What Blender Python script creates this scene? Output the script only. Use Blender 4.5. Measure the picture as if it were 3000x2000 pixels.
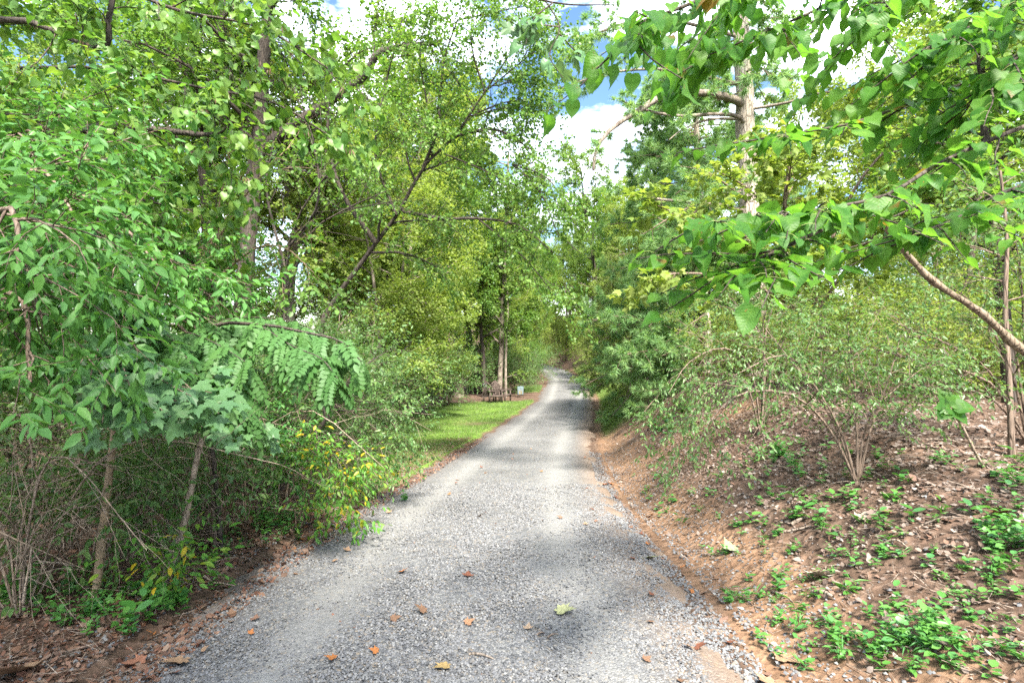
import bpy, math, random
import numpy as np
from mathutils import Vector, Matrix

for o in list(bpy.data.objects):
    bpy.data.objects.remove(o)
random.seed(11)
rng = np.random.default_rng(11)
R = math.radians
S = bpy.context.scene
COL = S.collection
F = 1666.7          # focal length in pixels of the 3000 px frame
CZ = 1.62           # eye height

# ------------------------------------------------------------------ camera
cd = bpy.data.cameras.new('camera')
cd.lens = 20.0
cd.sensor_width = 36.0
cd.clip_start = 0.05
cd.clip_end = 2000
cam = bpy.data.objects.new('camera', cd)
cam.location = (0, 0, CZ)
cam.rotation_euler = (R(90), 0, 0)
COL.objects.link(cam)
S.camera = cam

# ------------------------------------------------------------------ sky, sun, exposure
SUN_AZ, SUN_EL = R(164), R(51)      # azimuth from +Y towards +X
world = bpy.data.worlds.new('World')
S.world = world
world.use_nodes = True
wt = world.node_tree
wt.nodes.clear()
w_out = wt.nodes.new('ShaderNodeOutputWorld')
w_bg = wt.nodes.new('ShaderNodeBackground')
w_bg.inputs['Strength'].default_value = 0.15
sky = wt.nodes.new('ShaderNodeTexSky')
sky.sky_type = 'NISHITA'
sky.sun_disc = False
sky.sun_elevation = SUN_EL
sky.sun_rotation = SUN_AZ
w_tc = wt.nodes.new('ShaderNodeTexCoord')
w_map = wt.nodes.new('ShaderNodeMapping')
w_map.inputs['Scale'].default_value = (1, 1, 2.2)
w_map.inputs['Location'].default_value = (14.2, 5.5, 1.1)
w_noise = wt.nodes.new('ShaderNodeTexNoise')
w_noise.inputs['Scale'].default_value = 3.4
w_noise.inputs['Detail'].default_value = 7
w_noise.inputs['Roughness'].default_value = 0.6
w_ramp = wt.nodes.new('ShaderNodeValToRGB')
w_ramp.color_ramp.elements[0].position = 0.45
w_ramp.color_ramp.elements[0].color = (0, 0, 0, 1)
w_ramp.color_ramp.elements[1].position = 0.82
w_ramp.color_ramp.elements[1].color = (1, 1, 1, 1)
w_mix = wt.nodes.new('ShaderNodeMixRGB')
w_mix.inputs['Color2'].default_value = (6.4, 6.5, 6.7, 1)
wt.links.new(w_tc.outputs['Generated'], w_map.inputs['Vector'])
wt.links.new(w_map.outputs['Vector'], w_noise.inputs['Vector'])
wt.links.new(w_noise.outputs['Fac'], w_ramp.inputs['Fac'])
wt.links.new(w_ramp.outputs['Color'], w_mix.inputs['Fac'])
w_hsv = wt.nodes.new('ShaderNodeHueSaturation')
w_hsv.inputs['Saturation'].default_value = 1.15
w_hsv.inputs['Value'].default_value = 0.17
wt.links.new(sky.outputs['Color'], w_hsv.inputs['Color'])
wt.links.new(w_hsv.outputs['Color'], w_mix.inputs['Color1'])
wt.links.new(w_mix.outputs['Color'], w_bg.inputs['Color'])
wt.links.new(w_bg.outputs['Background'], w_out.inputs['Surface'])

sd = bpy.data.lights.new('sun', 'SUN')
sd.energy = 1.5
sd.angle = R(9)
sd.color = (1.0, 0.94, 0.84)
sun = bpy.data.objects.new('sun', sd)
sv = Vector((math.sin(SUN_AZ) * math.cos(SUN_EL), math.cos(SUN_AZ) * math.cos(SUN_EL), math.sin(SUN_EL)))
sun.rotation_euler = sv.to_track_quat('Z', 'Y').to_euler()
sun.location = (20, 20, 40)
COL.objects.link(sun)

vs = S.view_settings
S.display_settings.display_device = 'sRGB'
vs.view_transform = 'Standard'
vs.look = 'None'
vs.gamma = 1.0
vs.use_curve_mapping = False
vs.exposure = 3.8
S.render.film_transparent = False
cy = S.cycles
cy.max_bounces = 9
cy.diffuse_bounces = 5
cy.glossy_bounces = 2
cy.transmission_bounces = 7
cy.transparent_max_bounces = 4
cy.caustics_reflective = False
cy.caustics_refractive = False
cy.sample_clamp_indirect = 6
cy.use_denoising = False
try:
    cy.denoiser = 'OPENIMAGEDENOISE'
    cy.denoising_input_passes = 'RGB_ALBEDO_NORMAL'
    cy.denoising_prefilter = 'ACCURATE'
except Exception:
    pass

# ------------------------------------------------------------------ scene-graph helpers
def tag(o, label=None, cat=None, group=None, kind=None):
    if label: o['label'] = label
    if cat: o['category'] = cat
    if group: o['group'] = group
    if kind: o['kind'] = kind
    return o

def thing(name, loc, label, cat, group=None, rz=0.0):
    o = bpy.data.objects.new(name, None)
    o.empty_display_size = 0.2
    COL.objects.link(o)
    o.location = loc
    o.rotation_euler = (0, 0, rz)
    return tag(o, label, cat, group)

def link(name, me, mat=None, parent=None, kind=None):
    o = bpy.data.objects.new(name, me)
    COL.objects.link(o)
    if mat is not None and len(me.materials) == 0:
        me.materials.append(mat)
    if parent is not None:
        o.parent = parent
    if kind: o['kind'] = kind
    return o

def kids(o):
    return KID.get(o.name, [c for c in o.children])
KID = {}

def dup(root, loc, rz=0.0, sc=1.0, label=None, group=None):
    r = root.copy()
    COL.objects.link(r)
    r.location = loc
    r.rotation_euler = (0, 0, rz)
    r.scale = (sc, sc, sc) if not hasattr(sc, '__len__') else sc
    if label: r['label'] = label
    if group: r['group'] = group
    for ch in list(root.children):
        c = ch.copy()
        COL.objects.link(c)
        c.parent = r
        for g in list(ch.children):
            d = g.copy()
            COL.objects.link(d)
            d.parent = c
    return r

def P(px, py, d):
    return np.array([(px - 1500.0) / F * d, d, CZ - (py - 1000.0) / F * d])

# ------------------------------------------------------------------ terrain functions
_ry = np.array([-40, 0, 3, 4.65, 7.2, 9.1, 12, 18, 24, 31, 49, 60, 75, 95, 130])
_rz = np.array([0.6, 0.06, 0.0, -.12, -.40, -.58, -.80, -1.15, -1.38, -1.56, -1.66, -1.48, -1.0, -.5, 1.5])
_rx = np.array([-3.5, -.45, -.37, -.37, -.27, -.08, 0.2, 0.95, 1.85, 2.9, 4.65, 4.55, 1.5, -8, -40])
_yy = np.linspace(-40, 130, 1701)
_k = np.hanning(35); _k /= _k.sum()
def _sm(v):
    a = np.interp(_yy, _ry, v)
    b = np.convolve(np.pad(a, 17, 'edge'), _k, 'valid')
    return b
_zz = _sm(_rz); _xx = _sm(_rx)
HW = 1.55
def road_z(y): return np.interp(y, _yy, _zz)
def road_x(y): return np.interp(y, _yy, _xx)
def sstep(a, b, x):
    t = np.clip((x - a) / (b - a), 0, 1)
    return t * t * (3 - 2 * t)
def wob(x, y, s, seed=0.0):
    return (np.sin(x * s * 1.1 + seed + 1.7 * np.sin(y * s * .63 + seed * 2)) *
            np.cos(y * s * .93 + seed * 1.3 + 1.1 * np.sin(x * s * .71 + 2.1 * seed)))
def right_edge(y):      # half width to the right, a little wider near the camera
    return HW + 0.0 * y
def terrain(x, y):
    x = np.asarray(x, float); y = np.asarray(y, float)
    rz = road_z(y); s = x - road_x(y)
    tl = -s - HW; tr = s - HW
    z = rz + 0.0 * x
    # left side: slight verge, gentle unevenness
    L = sstep(0, 1.2, tl)
    z = z + L * (-0.06 + 0.05 * wob(x, y, 1.3, 1) + 0.02 * wob(x, y, 4.1, 2))
    z = z + sstep(3, 14, tl) * (0.35 * wob(x, y, .22, 3) - .1)
    # right side: ditch and clay bank up to a lawn plateau
    plat = 0.78 + 0.10 * wob(x, y, .35, 5) + 0.25 * sstep(10, 60, y)
    width = 1.9 + 0.75 * np.clip(plat - rz - .8, 0, 3)
    b = sstep(0.25, 0.25 + width, tr)
    b = 0.45 * b + .55 * np.clip((tr - .35) / width, 0, 1)
    z = z + b * (plat - rz) * (tr > 0)
    z = z - 0.05 * sstep(0.0, .25, tr) * (1 - sstep(.3, .8, tr))
    rough = sstep(.15, 1.0, tr)
    z = z + rough * (0.035 * wob(x, y, 3.3, 7) + 0.02 * wob(x, y, 8.7, 8) + .01 * wob(x, y, 19, 9))
    z = z - 0.05 * (np.abs(s) < HW + .2)
    # wooded hill far ahead
    z = z + sstep(66, 150, y) * 7.0 * sstep(-40, 10, x + 20)
    return z
def ground(x, y): return float(terrain(x, y))

# ------------------------------------------------------------------ mesh helpers
def mesh_np(name, V, faces, rnd=None, uv=None, smooth=False, extra=None):
    """faces: list of int arrays (m,k)"""
    me = bpy.data.meshes.new(name)
    V = np.ascontiguousarray(V, dtype=np.float32)
    me.vertices.add(len(V))
    me.vertices.foreach_set('co', V.ravel())
    li = np.concatenate([f.ravel() for f in faces]).astype(np.int32)
    sizes = np.concatenate([np.full(len(f), f.shape[1]) for f in faces])
    starts = np.concatenate([[0], np.cumsum(sizes)[:-1]]).astype(np.int32)
    me.loops.add(len(li))
    me.loops.foreach_set('vertex_index', li)
    me.polygons.add(len(sizes))
    me.polygons.foreach_set('loop_start', starts)
    if smooth:
        me.polygons.foreach_set('use_smooth', np.ones(len(sizes), bool))
    if uv is not None:
        u = me.uv_layers.new(name='UVMap')
        u.data.foreach_set('uv', np.ascontiguousarray(uv[li], dtype=np.float32).ravel())
    if rnd is not None:
        a = me.attributes.new('rnd', 'FLOAT', 'POINT')
        a.data.foreach_set('value', np.ascontiguousarray(rnd, dtype=np.float32))
    if extra:
        for k, v in extra.items():
            a = me.attributes.new(k, 'FLOAT', 'POINT')
            a.data.foreach_set('value', np.ascontiguousarray(v, dtype=np.float32))
    me.update(calc_edges=True)
    return me

def nrmz(a):
    return a / np.maximum(np.linalg.norm(a, axis=-1, keepdims=True), 1e-9)

def frames(ydir, nrm):
    Y = nrmz(ydir)
    X = nrmz(np.cross(Y, nrm))
    Z = np.cross(X, Y)
    return X, Y, Z

def scatter(name, tmpl, pos, ydir, nrm, size, rnd=None, smooth=False):
    tv, tf, tuv = tmpl
    n = len(pos)
    X, Y, Z = frames(ydir, nrm)
    size = np.asarray(size).reshape(-1, 1, 1) * np.ones((n, 1, 1))
    V = pos[:, None, :] + size * (tv[None, :, 0:1] * X[:, None, :] + tv[None, :, 1:2] * Y[:, None, :] + tv[None, :, 2:3] * Z[:, None, :])
    k = len(tv)
    off = (np.arange(n) * k)[:, None, None]
    faces = [(f[None] + off).reshape(-1, f.shape[1]) for f in tf]
    if rnd is None: rnd = rng.random(n)
    return mesh_np(name, V.reshape(-1, 3), faces, np.repeat(rnd, k), np.tile(tuv, (n, 1)), smooth)

def T(verts, *faces):
    v = np.array(verts, float)
    uv = np.stack([v[:, 0] + .5, v[:, 1]], 1)
    return v, [np.array(f, int) for f in faces], uv

def outline_leaf(right, zedge=.07, droop=.10, mids=None):
    """symmetric leaf: list of (x,y) on the right edge from base to tip (tip x=0)"""
    ys = [p[1] for p in right]
    verts = []; idx = {}
    m = [(0.0, y if i else 0.0) for i, y in enumerate(np.linspace(0, right[-1][1], len(right)))]
    def z(x, y): return zedge * abs(x) * 2 - droop * y * y
    M_ = []
    for (x, y) in m:
        verts.append((0, y, z(0, y) )); M_.append(len(verts) - 1)
    Rr = []; Ll = []
    for (x, y) in right[:-1]:
        verts.append((x, y, z(x, y))); Rr.append(len(verts) - 1)
        verts.append((-x, y, z(x, y))); Ll.append(len(verts) - 1)
    tris = []; quads = []
    n = len(right)
    tris += [(M_[0], Rr[0], M_[1]), (M_[0], M_[1], Ll[0])]
    for i in range(n - 2):
        quads += [(M_[i + 1], Rr[i], Rr[i + 1], M_[i + 2]), (M_[i + 1], M_[i + 2], Ll[i + 1], Ll[i])]
    f = [np.array(tris)]
    if quads: f.append(np.array(quads))
    v = np.array(verts)
    return v, f, np.stack([v[:, 0] + .5, v[:, 1]], 1)

LEAF4 = T([(0, 0, 0), (.27, .45, .07), (0, 1, -.08), (-.27, .45, .07)], [(0, 1, 2), (0, 2, 3)])
LEAF4W = T([(0, 0, 0), (.42, .45, .06), (0, 1, -.08), (-.42, .45, .06)], [(0, 1, 2), (0, 2, 3)])
LEAF6 = T([(0, 0, 0), (.20, .28, .05), (.17, .65, .02), (0, 1, -.10), (-.17, .65, .02), (-.20, .28, .05), (0, .5, -.03)],
          [(0, 1, 2, 6), (6, 2, 3, 3)][:0] or [(0, 1, 6), (1, 2, 6), (2, 3, 6), (3, 4, 6), (4, 5, 6), (5, 0, 6)])
LEAFOV = T([(0, 0, 0), (.26, .25, .04), (.28, .65, .03), (0, 1, -.05), (-.28, .65, .03), (-.26, .25, .04), (0, .5, -.02)],
           [(0, 1, 6), (1, 2, 6), (2, 3, 6), (3, 4, 6), (4, 5, 6), (5, 0, 6)])
HEART = outline_leaf([(.12, -.07), (.33, -.06), (.45, .12), (.47, .34), (.38, .58), (.22, .80), (.07, .95), (0, 1.1)], .10, .12)
HEART2 = outline_leaf([(.13, -.04), (.31, -.01), (.40, .16), (.42, .38), (.35, .62), (.20, .84), (.06, 1.0), (0, 1.12)], .16, .26)
HEART3 = outline_leaf([(.14, -.08), (.36, -.05), (.48, .14), (.46, .40), (.34, .62), (.18, .80), (.06, .92), (0, 1.05)], -.04, -.12)

def bent(t, curl, twist, wav):
    v, f, uv = t; v = v.copy()
    x, y = v[:, 0].copy(), v[:, 1].copy()
    v[:, 2] += curl * (y - .3) ** 2 + twist * x * y + wav * np.sin(y * 11 + x * 7) * np.abs(x) * 2
    v[:, 0] += .10 * twist * y * y
    return v, f, uv
HEART = bent(HEART, -.15, .15, .06); HEART2 = bent(HEART2, -.30, -.4, .07)
HEART4 = bent(outline_leaf([(.10, -.03), (.26, -.02), (.36, .13), (.38, .36), (.31, .60), (.19, .82), (.06, .98), (0, 1.12)], .22, .05), -.55, .3, .08)
HEART5 = bent(HEART3, .35, .5, -.08)
def maple(droop=.12):
    out = [(0.0, 0.0), (.12, -.06), (.33, -.08), (.30, .08), (.55, .16), (.50, .28), (.66, .48), (.42, .44), (.34, .52), (.26, .50), (.20, .74), (.10, .80), (0, 1.05)]
    v = [(x, y, .06 * math.sin(x * 9) - droop * (x * x + y * y) + .03) for x, y in out]
    v += [(-x, y, .06 * math.sin(x * 9) - droop * (x * x + y * y) + .03) for x, y in out[1:-1]]
    v.append((0, .22, .02)); c = len(v) - 1
    n = len(out)
    tr = [(i, i + 1, c) for i in range(n - 1)]
    left = [0] + list(range(n, n + n - 2)) + [n - 1]
    tr += [(left[i + 1], left[i], c) for i in range(len(left) - 1)]
    v = np.array(v)
    return v, [np.array(tr)], np.stack([v[:, 0] + .5, v[:, 1]], 1)
MAPLE = maple()
DRY = maple(-.35)

def frond(npair=8, w=.155, leaf=LEAFOV, droop=.25, lscale=.20):
    """compound leaf of unit length along y: rachis + leaflets"""
    V = []; Fs = []; UV = []
    def add(v, f, uv):
        o = sum(len(a) for a in V)
        V.append(v); Fs.append(f + o); UV.append(uv)
    lv, lf, luv = leaf
    for i in range(npair):
        y = .12 + .85 * i / npair
        for s in (-1, 1):
            a = s * R(72 - 10 * i / npair + random.uniform(-8, 8))
            sc = lscale * (1.05 - .35 * abs(i / npair - .4)) * random.uniform(.9, 1.08)
            ca, sa = math.cos(a), math.sin(a)
            q = lv * sc
            x2 = q[:, 0] * ca + q[:, 1] * sa
            y2 = -q[:, 0] * sa + q[:, 1] * ca
            z2 = q[:, 2] - .25 * np.abs(x2) * random.uniform(.3, 1.4)
            v = np.stack([x2, y2 + y, z2 - droop * (y2 + y) ** 2], 1)
            add(v, lf[0], luv)
    q = lv * lscale
    v = np.stack([q[:, 0], q[:, 1] + .97, q[:, 2] - droop * (q[:, 1] + .97) ** 2], 1)
    add(v, lf[0], luv)
    pts = [(0, t, -droop * t * t) for t in (0, .33, .66, 1.0)]
    rv = []; rf = []
    for k, p in enumerate(pts):
        rv += [(-.006, p[1], p[2]), (.006, p[1], p[2]), (0, p[1], p[2] - .01)]
    for k in range(3):
        a = k * 3
        for (i, j) in ((0, 1), (1, 2), (2, 0)):
            rf += [(a + i, a + j, a + 3 + j), (a + i, a + 3 + j, a + 3 + i)]
    rv = np.array(rv)
    add(rv, np.array(rf), np.full((len(rv), 2), .5))
    return np.concatenate(V), [np.concatenate(Fs)], np.concatenate(UV)
FROND = frond(8)
FROND_B = frond(6, lscale=.24, droop=.4)
FROND_C = frond(7, lscale=.22, droop=.05)
FROND_D = frond(9, lscale=.17, droop=.55)

def tubes_mesh(name, tubes, sides_of=lambda r: 3, parent_off=None, bump=0.0):
    buckets = {}
    for pts, rad in tubes:
        s = sides_of(max(rad))
        buckets.setdefault((len(pts), s), []).append((pts, rad))
    Vs = []; Fq = []; off = 0
    for (n, s), lst in buckets.items():
        Pn = np.array([[tuple(p) for p in a[0]] for a in lst], float)
        Rn = np.array([a[1] for a in lst], float)
        t = nrmz(np.gradient(Pn, axis=1))
        t0 = nrmz(Pn[:, -1] - Pn[:, 0])
        ref = np.where(np.abs(t0[:, 2:3]) < .8, np.array([[0, 0, 1.0]]), np.array([[1.0, 0, 0]]))
        X = nrmz(np.cross(t, ref[:, None, :])); Y = np.cross(t, X)
        ang = np.arange(s) * 2 * np.pi / s
        ring = np.cos(ang)[None, None, :, None] * X[:, :, None, :] + np.sin(ang)[None, None, :, None] * Y[:, :, None, :]
        rr = Rn[:, :, None, None] * np.ones((1, 1, s, 1))
        if s >= 7:
            rr = rr * (1 + .09 * rng.standard_normal((len(lst), n, s, 1)).clip(-1.6, 1.6))
        V = Pn[:, :, None, :] + rr * ring
        T_ = len(lst)
        base = off + (np.arange(T_) * n * s)[:, None, None]
        i = (np.arange(n - 1) * s)[None, :, None]
        j = np.arange(s)[None, None, :]; j2 = (j + 1) % s
        q = np.stack([base + i + j, base + i + j2, base + i + s + j2, base + i + s + j], -1).reshape(-1, 4)
        Vs.append(V.reshape(-1, 3)); Fq.append(q); off += T_ * n * s
    return mesh_np(name, np.concatenate(Vs), [np.concatenate(Fq)], smooth=True)

def sides(r): return 9 if r > .09 else 6 if r > .03 else 4 if r > .01 else 3

# ------------------------------------------------------------------ branching
def bez(pts, n=14):
    pts = [np.array(p, float) for p in pts]
    A = [pts[0] * 2 - pts[1]] + pts + [pts[-1] * 2 - pts[-2]]
    out = []
    m = len(pts) - 1
    for k in range(n + 1):
        u = k / n * m; i = min(int(u), m - 1); t = u - i
        p0, p1, p2, p3 = A[i], A[i + 1], A[i + 2], A[i + 3]
        out.append(.5 * ((2 * p1) + (p2 - p0) * t + (2 * p0 - 5 * p1 + 4 * p2 - p3) * t * t + (3 * p1 - p0 - 3 * p2 + p3) * t ** 3))
    return [Vector(p) for p in out]

def rv(s=1.0): return Vector((random.gauss(0, s), random.gauss(0, s), random.gauss(0, s)))

class Plant:
    def __init__(s): s.tubes = {0: [], 1: [], 2: [], 3: []}; s.twigs = []
    def sprout(s, pts, rads, lvl, prm, L0=None, t0=None, ncount=None):
        """children along a polyline"""
        n = len(pts) - 1
        nc = ncount or prm['n'][lvl]
        t0 = prm['t0'][lvl] if t0 is None else t0
        az = random.random() * 6.28
        for k in range(nc):
            t = t0 + (1 - t0) * (k + random.random()) / nc
            u = t * n; i = min(int(u), n - 1); f = u - i
            p = pts[i].lerp(pts[i + 1], f)
            d = (pts[i + 1] - pts[i]).normalized()
            r = rads[i] * (1 - f) + rads[i + 1] * f
            az += 2.4 + random.uniform(-.5, .5)
            side = d.cross(Vector((0, 0, 1)))
            if side.length < .05: side = Vector((1, 0, 0))
            side.normalize(); up = side.cross(d)
            flat = prm.get('flat', 0)
            q = side * math.cos(az) + up * math.sin(az) * (1 - flat)
            if q.length < .1: q = side
            q.normalize()
            a = R(prm['ang'][lvl] + random.uniform(-12, 12))
            cdv = (d * math.cos(a) + q * math.sin(a)).normalized()
            L = prm['len'][lvl + 1] * random.uniform(.65, 1.2) * (1 - prm.get('sh', .45) * t)
            if L0: L *= L0
            s.grow(p, cdv, L, min(r * .65, prm['rad'][lvl + 1]), lvl + 1, prm)
    def grow(s, p, d, L, r, lvl, prm):
        n = prm['seg'][lvl]
        p = Vector(p); d = Vector(d).normalized()
        pts = [p.copy()]; rads = [r]
        tip = prm.get('tip', .25)
        for i in range(n):
            d = (d + rv(prm['wob'][lvl]) + Vector((0, 0, prm['up'][lvl]))).normalized()
            p = p + d * (L / n)
            pts.append(p.copy()); rads.append(r * (1 - (1 - tip) * (i + 1) / n))
        s.tubes[min(lvl, 3)].append((pts, rads))
        last = len(prm['len']) - 1
        if lvl >= last:
            s.twigs.append(pts)
        else:
            s.sprout(pts, rads, lvl, prm)
            if lvl == last - 1: pass
        return pts, rads

def leaves_from(twigs, per, size, spread=.5, droop=.25, nj=.5, petiole=.0, jit=.0, flatten=0.0):
    A = {}
    for t in twigs: A.setdefault(len(t), []).append([tuple(p) for p in t])
    PO = []; DI = []
    for n, lst in A.items():
        a = np.array(lst, float)
        T_ = len(a)
        t = (np.arange(per)[None] + rng.random((T_, per))) / per * .92 + .06
        u = t * (n - 1); i = np.minimum(u.astype(int), n - 2); f = (u - i)[..., None]
        ii = np.arange(T_)[:, None]
        p = a[ii, i] * (1 - f) + a[ii, i + 1] * f
        d = nrmz(a[ii, i + 1] - a[ii, i])
        side = np.cross(d, np.array([0, 0, 1.0])); side = nrmz(side + 1e-6)
        sgn = np.where((np.arange(per) % 2)[None, :, None] == 0, 1, -1)
        ld = d * (1 - spread) + side * sgn * spread + rng.standard_normal(p.shape) * .25 + np.array([0, 0, -droop])
        PO.append((p + jit * rng.standard_normal(p.shape) + nrmz(ld) * petiole).reshape(-1, 3)); DI.append(ld.reshape(-1, 3))
    pos = np.concatenate(PO); di = nrmz(np.concatenate(DI))
    nm = np.array([0, 0, 1.0]) + nj * rng.standard_normal(pos.shape)
    sz = size * rng.uniform(.6, 1.15, len(pos))
    return pos, di, nm, sz

def leaf_objects(parent, name, tmpls, mat, arrs, nmax, part='leaf', stuff='foliage', smooth=True, minpx=9, loc=None):
    """largest in the picture become single leaf objects, the rest one stuff part"""
    pos, di, nm, sz = arrs
    d = pos[:, 1].clip(.2)
    px = 1500 + pos[:, 0] / d * F; py = 1000 - (pos[:, 2] - CZ) / d * F
    s = sz * F / d
    s = np.where((px > -20) & (px < 3020) & (py > -20) & (py < 2020) & (pos[:, 1] > .3), s, 0)
    order = np.argsort(-s)
    top = order[:nmax]; top = top[s[top] > minpx]
    mask = np.ones(len(pos), bool); mask[top] = False
    base = np.array(parent.location)
    X, Y, Z = frames(di[top], nm[top])
    mes = []
    for k, t in enumerate(tmpls):
        me = mesh_np(part + '_shape', t[0], t[1], np.zeros(len(t[0])), t[2], smooth)
        me.materials.append(mat); mes.append(me)
    for k, i in enumerate(top):
        o = bpy.data.objects.new(part, mes[k % len(mes)])
        COL.objects.link(o)
        o.parent = parent
        m = Matrix.Identity(4)
        c = sz[i]
        m[0][0], m[1][0], m[2][0] = X[k] * c
        m[0][1], m[1][1], m[2][1] = Y[k] * c
        m[0][2], m[1][2], m[2][2] = Z[k] * c
        m[0][3], m[1][3], m[2][3] = pos[i] - base
        o.matrix_basis = m
    if mask.sum() > 0 and stuff:
        idx = np.nonzero(mask)[0]
        me = scatter(stuff, tmpls[0], pos[idx] - base, di[idx], nm[idx], sz[idx], smooth=smooth)
        link(stuff, me, mat, parent, 'stuff')

def shift(tubes, base):
    b = Vector(base)
    return [([p - b for p in pts], r) for pts, r in tubes]

# ------------------------------------------------------------------ materials
def newmat(name):
    m = bpy.data.materials.new(name); m.use_nodes = True
    nt = m.node_tree; nt.nodes.clear()
    return m, nt, nt.nodes, nt.links
def ramp(ns, cols, interp='LINEAR'):
    r = ns.new('ShaderNodeValToRGB'); cr = r.color_ramp; cr.interpolation = interp
    n = len(cols)
    while len(cr.elements) < n: cr.elements.new(.5)
    for i, c in enumerate(cols):
        pos, col = (c if len(c) == 2 else (i / (n - 1), c))
        cr.elements[i].position = pos; cr.elements[i].color = (*col, 1)
    return r

def leaf_mat(name, cols, trans=.38, rough=.42, tcol=1.6, under=None, veins=False, spec=.45):
    m, nt, ns, ln = newmat(name)
    out = ns.new('ShaderNodeOutputMaterial')
    at = ns.new('ShaderNodeAttribute'); at.attribute_name = 'rnd'
    oi = ns.new('ShaderNodeObjectInfo')
    ad = ns.new('ShaderNodeMath'); ad.operation = 'ADD'
    fr = ns.new('ShaderNodeMath'); fr.operation = 'FRACT'
    ln.new(at.outputs['Fac'], ad.inputs[0]); ln.new(oi.outputs['Random'], ad.inputs[1]); ln.new(ad.outputs[0], fr.inputs[0])
    rp = ramp(ns, cols)
    ln.new(fr.outputs[0], rp.inputs['Fac'])
    col = rp.outputs['Color']
    geo = ns.new('ShaderNodeNewGeometry')
    if under:
        mx = ns.new('ShaderNodeMixRGB'); mx.inputs['Color2'].default_value = (*under, 1)
        ml = ns.new('ShaderNodeMath'); ml.operation = 'MULTIPLY'; ml.inputs[1].default_value = .55
        ln.new(geo.outputs['Backfacing'], ml.inputs[0]); ln.new(ml.outputs[0], mx.inputs['Fac'])
        ln.new(col, mx.inputs['Color1']); col = mx.outputs['Color']
    bs = ns.new('ShaderNodeBsdfPrincipled')
    bs.inputs['Roughness'].default_value = rough
    bs.inputs['Specular IOR Level'].default_value = spec
    if veins:
        uv = ns.new('ShaderNodeUVMap'); sp = ns.new('ShaderNodeSeparateXYZ'); ln.new(uv.outputs['UV'], sp.inputs[0])
        def M(op, a, b=None, c=None):
            n = ns.new('ShaderNodeMath'); n.operation = op
            for i, v in enumerate((a, b, c)):
                if v is None: continue
                if isinstance(v, (int, float)): n.inputs[i].default_value = v
                else: ln.new(v, n.inputs[i])
            return n.outputs[0]
        u = M('ABSOLUTE', M('SUBTRACT', sp.outputs[0], .5))
        ph = M('MULTIPLY', M('SUBTRACT', sp.outputs[1], M('MULTIPLY', u, .75)), 7.5)
        tri = M('ABSOLUTE', M('SUBTRACT', M('FRACT', ph), .5))
        v1 = M('SUBTRACT', 1.0, M('MULTIPLY', tri, 9.0)); v1 = M('MAXIMUM', v1, 0.0)
        v2 = M('MAXIMUM', M('SUBTRACT', 1.0, M('MULTIPLY', u, 40.0)), 0.0)
        v = M('MAXIMUM', v1, v2)
        mx = ns.new('ShaderNodeMixRGB'); mx.blend_type = 'MIX'; mx.inputs['Color2'].default_value = (.22, .36, .10, 1)
        ln.new(M('MULTIPLY', v, .25), mx.inputs['Fac']); ln.new(col, mx.inputs['Color1']); col = mx.outputs['Color']
        bp = ns.new('ShaderNodeBump'); bp.inputs['Strength'].default_value = .25; bp.inputs['Distance'].default_value = .003
        ln.new(M('SUBTRACT', 1.0, M('ABSOLUTE', M('SUBTRACT', tri, .0))), bp.inputs['Height'])
        ln.new(bp.outputs['Normal'], bs.inputs['Normal'])
    if veins:
        ob = ns.new('ShaderNodeTexCoord'); va = ns.new('ShaderNodeVectorMath'); va.operation = 'ADD'
        sc1 = ns.new('ShaderNodeVectorMath'); sc1.operation = 'SCALE'; sc1.inputs['Scale'].default_value = 37.0
        cb_ = ns.new('ShaderNodeCombineXYZ'); ln.new(oi.outputs['Random'], cb_.inputs[0]); ln.new(oi.outputs['Random'], cb_.inputs[1])
        ln.new(cb_.outputs[0], sc1.inputs[0]); ln.new(ob.outputs['Object'], va.inputs[0]); ln.new(sc1.outputs[0], va.inputs[1])
        nn_ = ns.new('ShaderNodeTexNoise'); nn_.inputs['Scale'].default_value = 5.5; nn_.inputs['Detail'].default_value = 4; ln.new(va.outputs[0], nn_.inputs['Vector'])
        rs = ramp(ns, [(.66, (0, 0, 0)), (.70, (1, 1, 1))]); ln.new(nn_.outputs['Fac'], rs.inputs['Fac'])
        mb = ns.new('ShaderNodeMixRGB'); mb.inputs['Color2'].default_value = (.16, .11, .03, 1); ln.new(rs.outputs['Color'], mb.inputs['Fac']); ln.new(col, mb.inputs['Color1'])
        nl_ = ns.new('ShaderNodeTexNoise'); nl_.inputs['Scale'].default_value = 1.6; ln.new(va.outputs[0], nl_.inputs['Vector'])
        rl = ramp(ns, [(.3, (.65, .75, .7)), (.7, (1.35, 1.2, 1.1))]); ln.new(nl_.outputs['Fac'], rl.inputs['Fac'])
        mv = ns.new('ShaderNodeMixRGB'); mv.blend_type = 'MULTIPLY'; mv.inputs['Fac'].default_value = 1; ln.new(mb.outputs['Color'], mv.inputs['Color1']); ln.new(rl.outputs['Color'], mv.inputs['Color2'])
        col = mv.outputs['Color']
    ln.new(col, bs.inputs['Base Color'])
    tr = ns.new('ShaderNodeBsdfTranslucent')
    tm = ns.new('ShaderNodeMixRGB'); tm.blend_type = 'MULTIPLY'; tm.inputs['Fac'].default_value = 1
    tm.inputs['Color2'].default_value = (tcol * 1.0, tcol, tcol * .45, 1)
    ln.new(col, tm.inputs['Color1']); ln.new(tm.outputs['Color'], tr.inputs['Color'])
    mix = ns.new('ShaderNodeMixShader'); mix.inputs['Fac'].default_value = trans
    ln.new(bs.outputs[0], mix.inputs[1]); ln.new(tr.outputs[0], mix.inputs[2]); ln.new(mix.outputs[0], out.inputs['Surface'])
    return m

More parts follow.
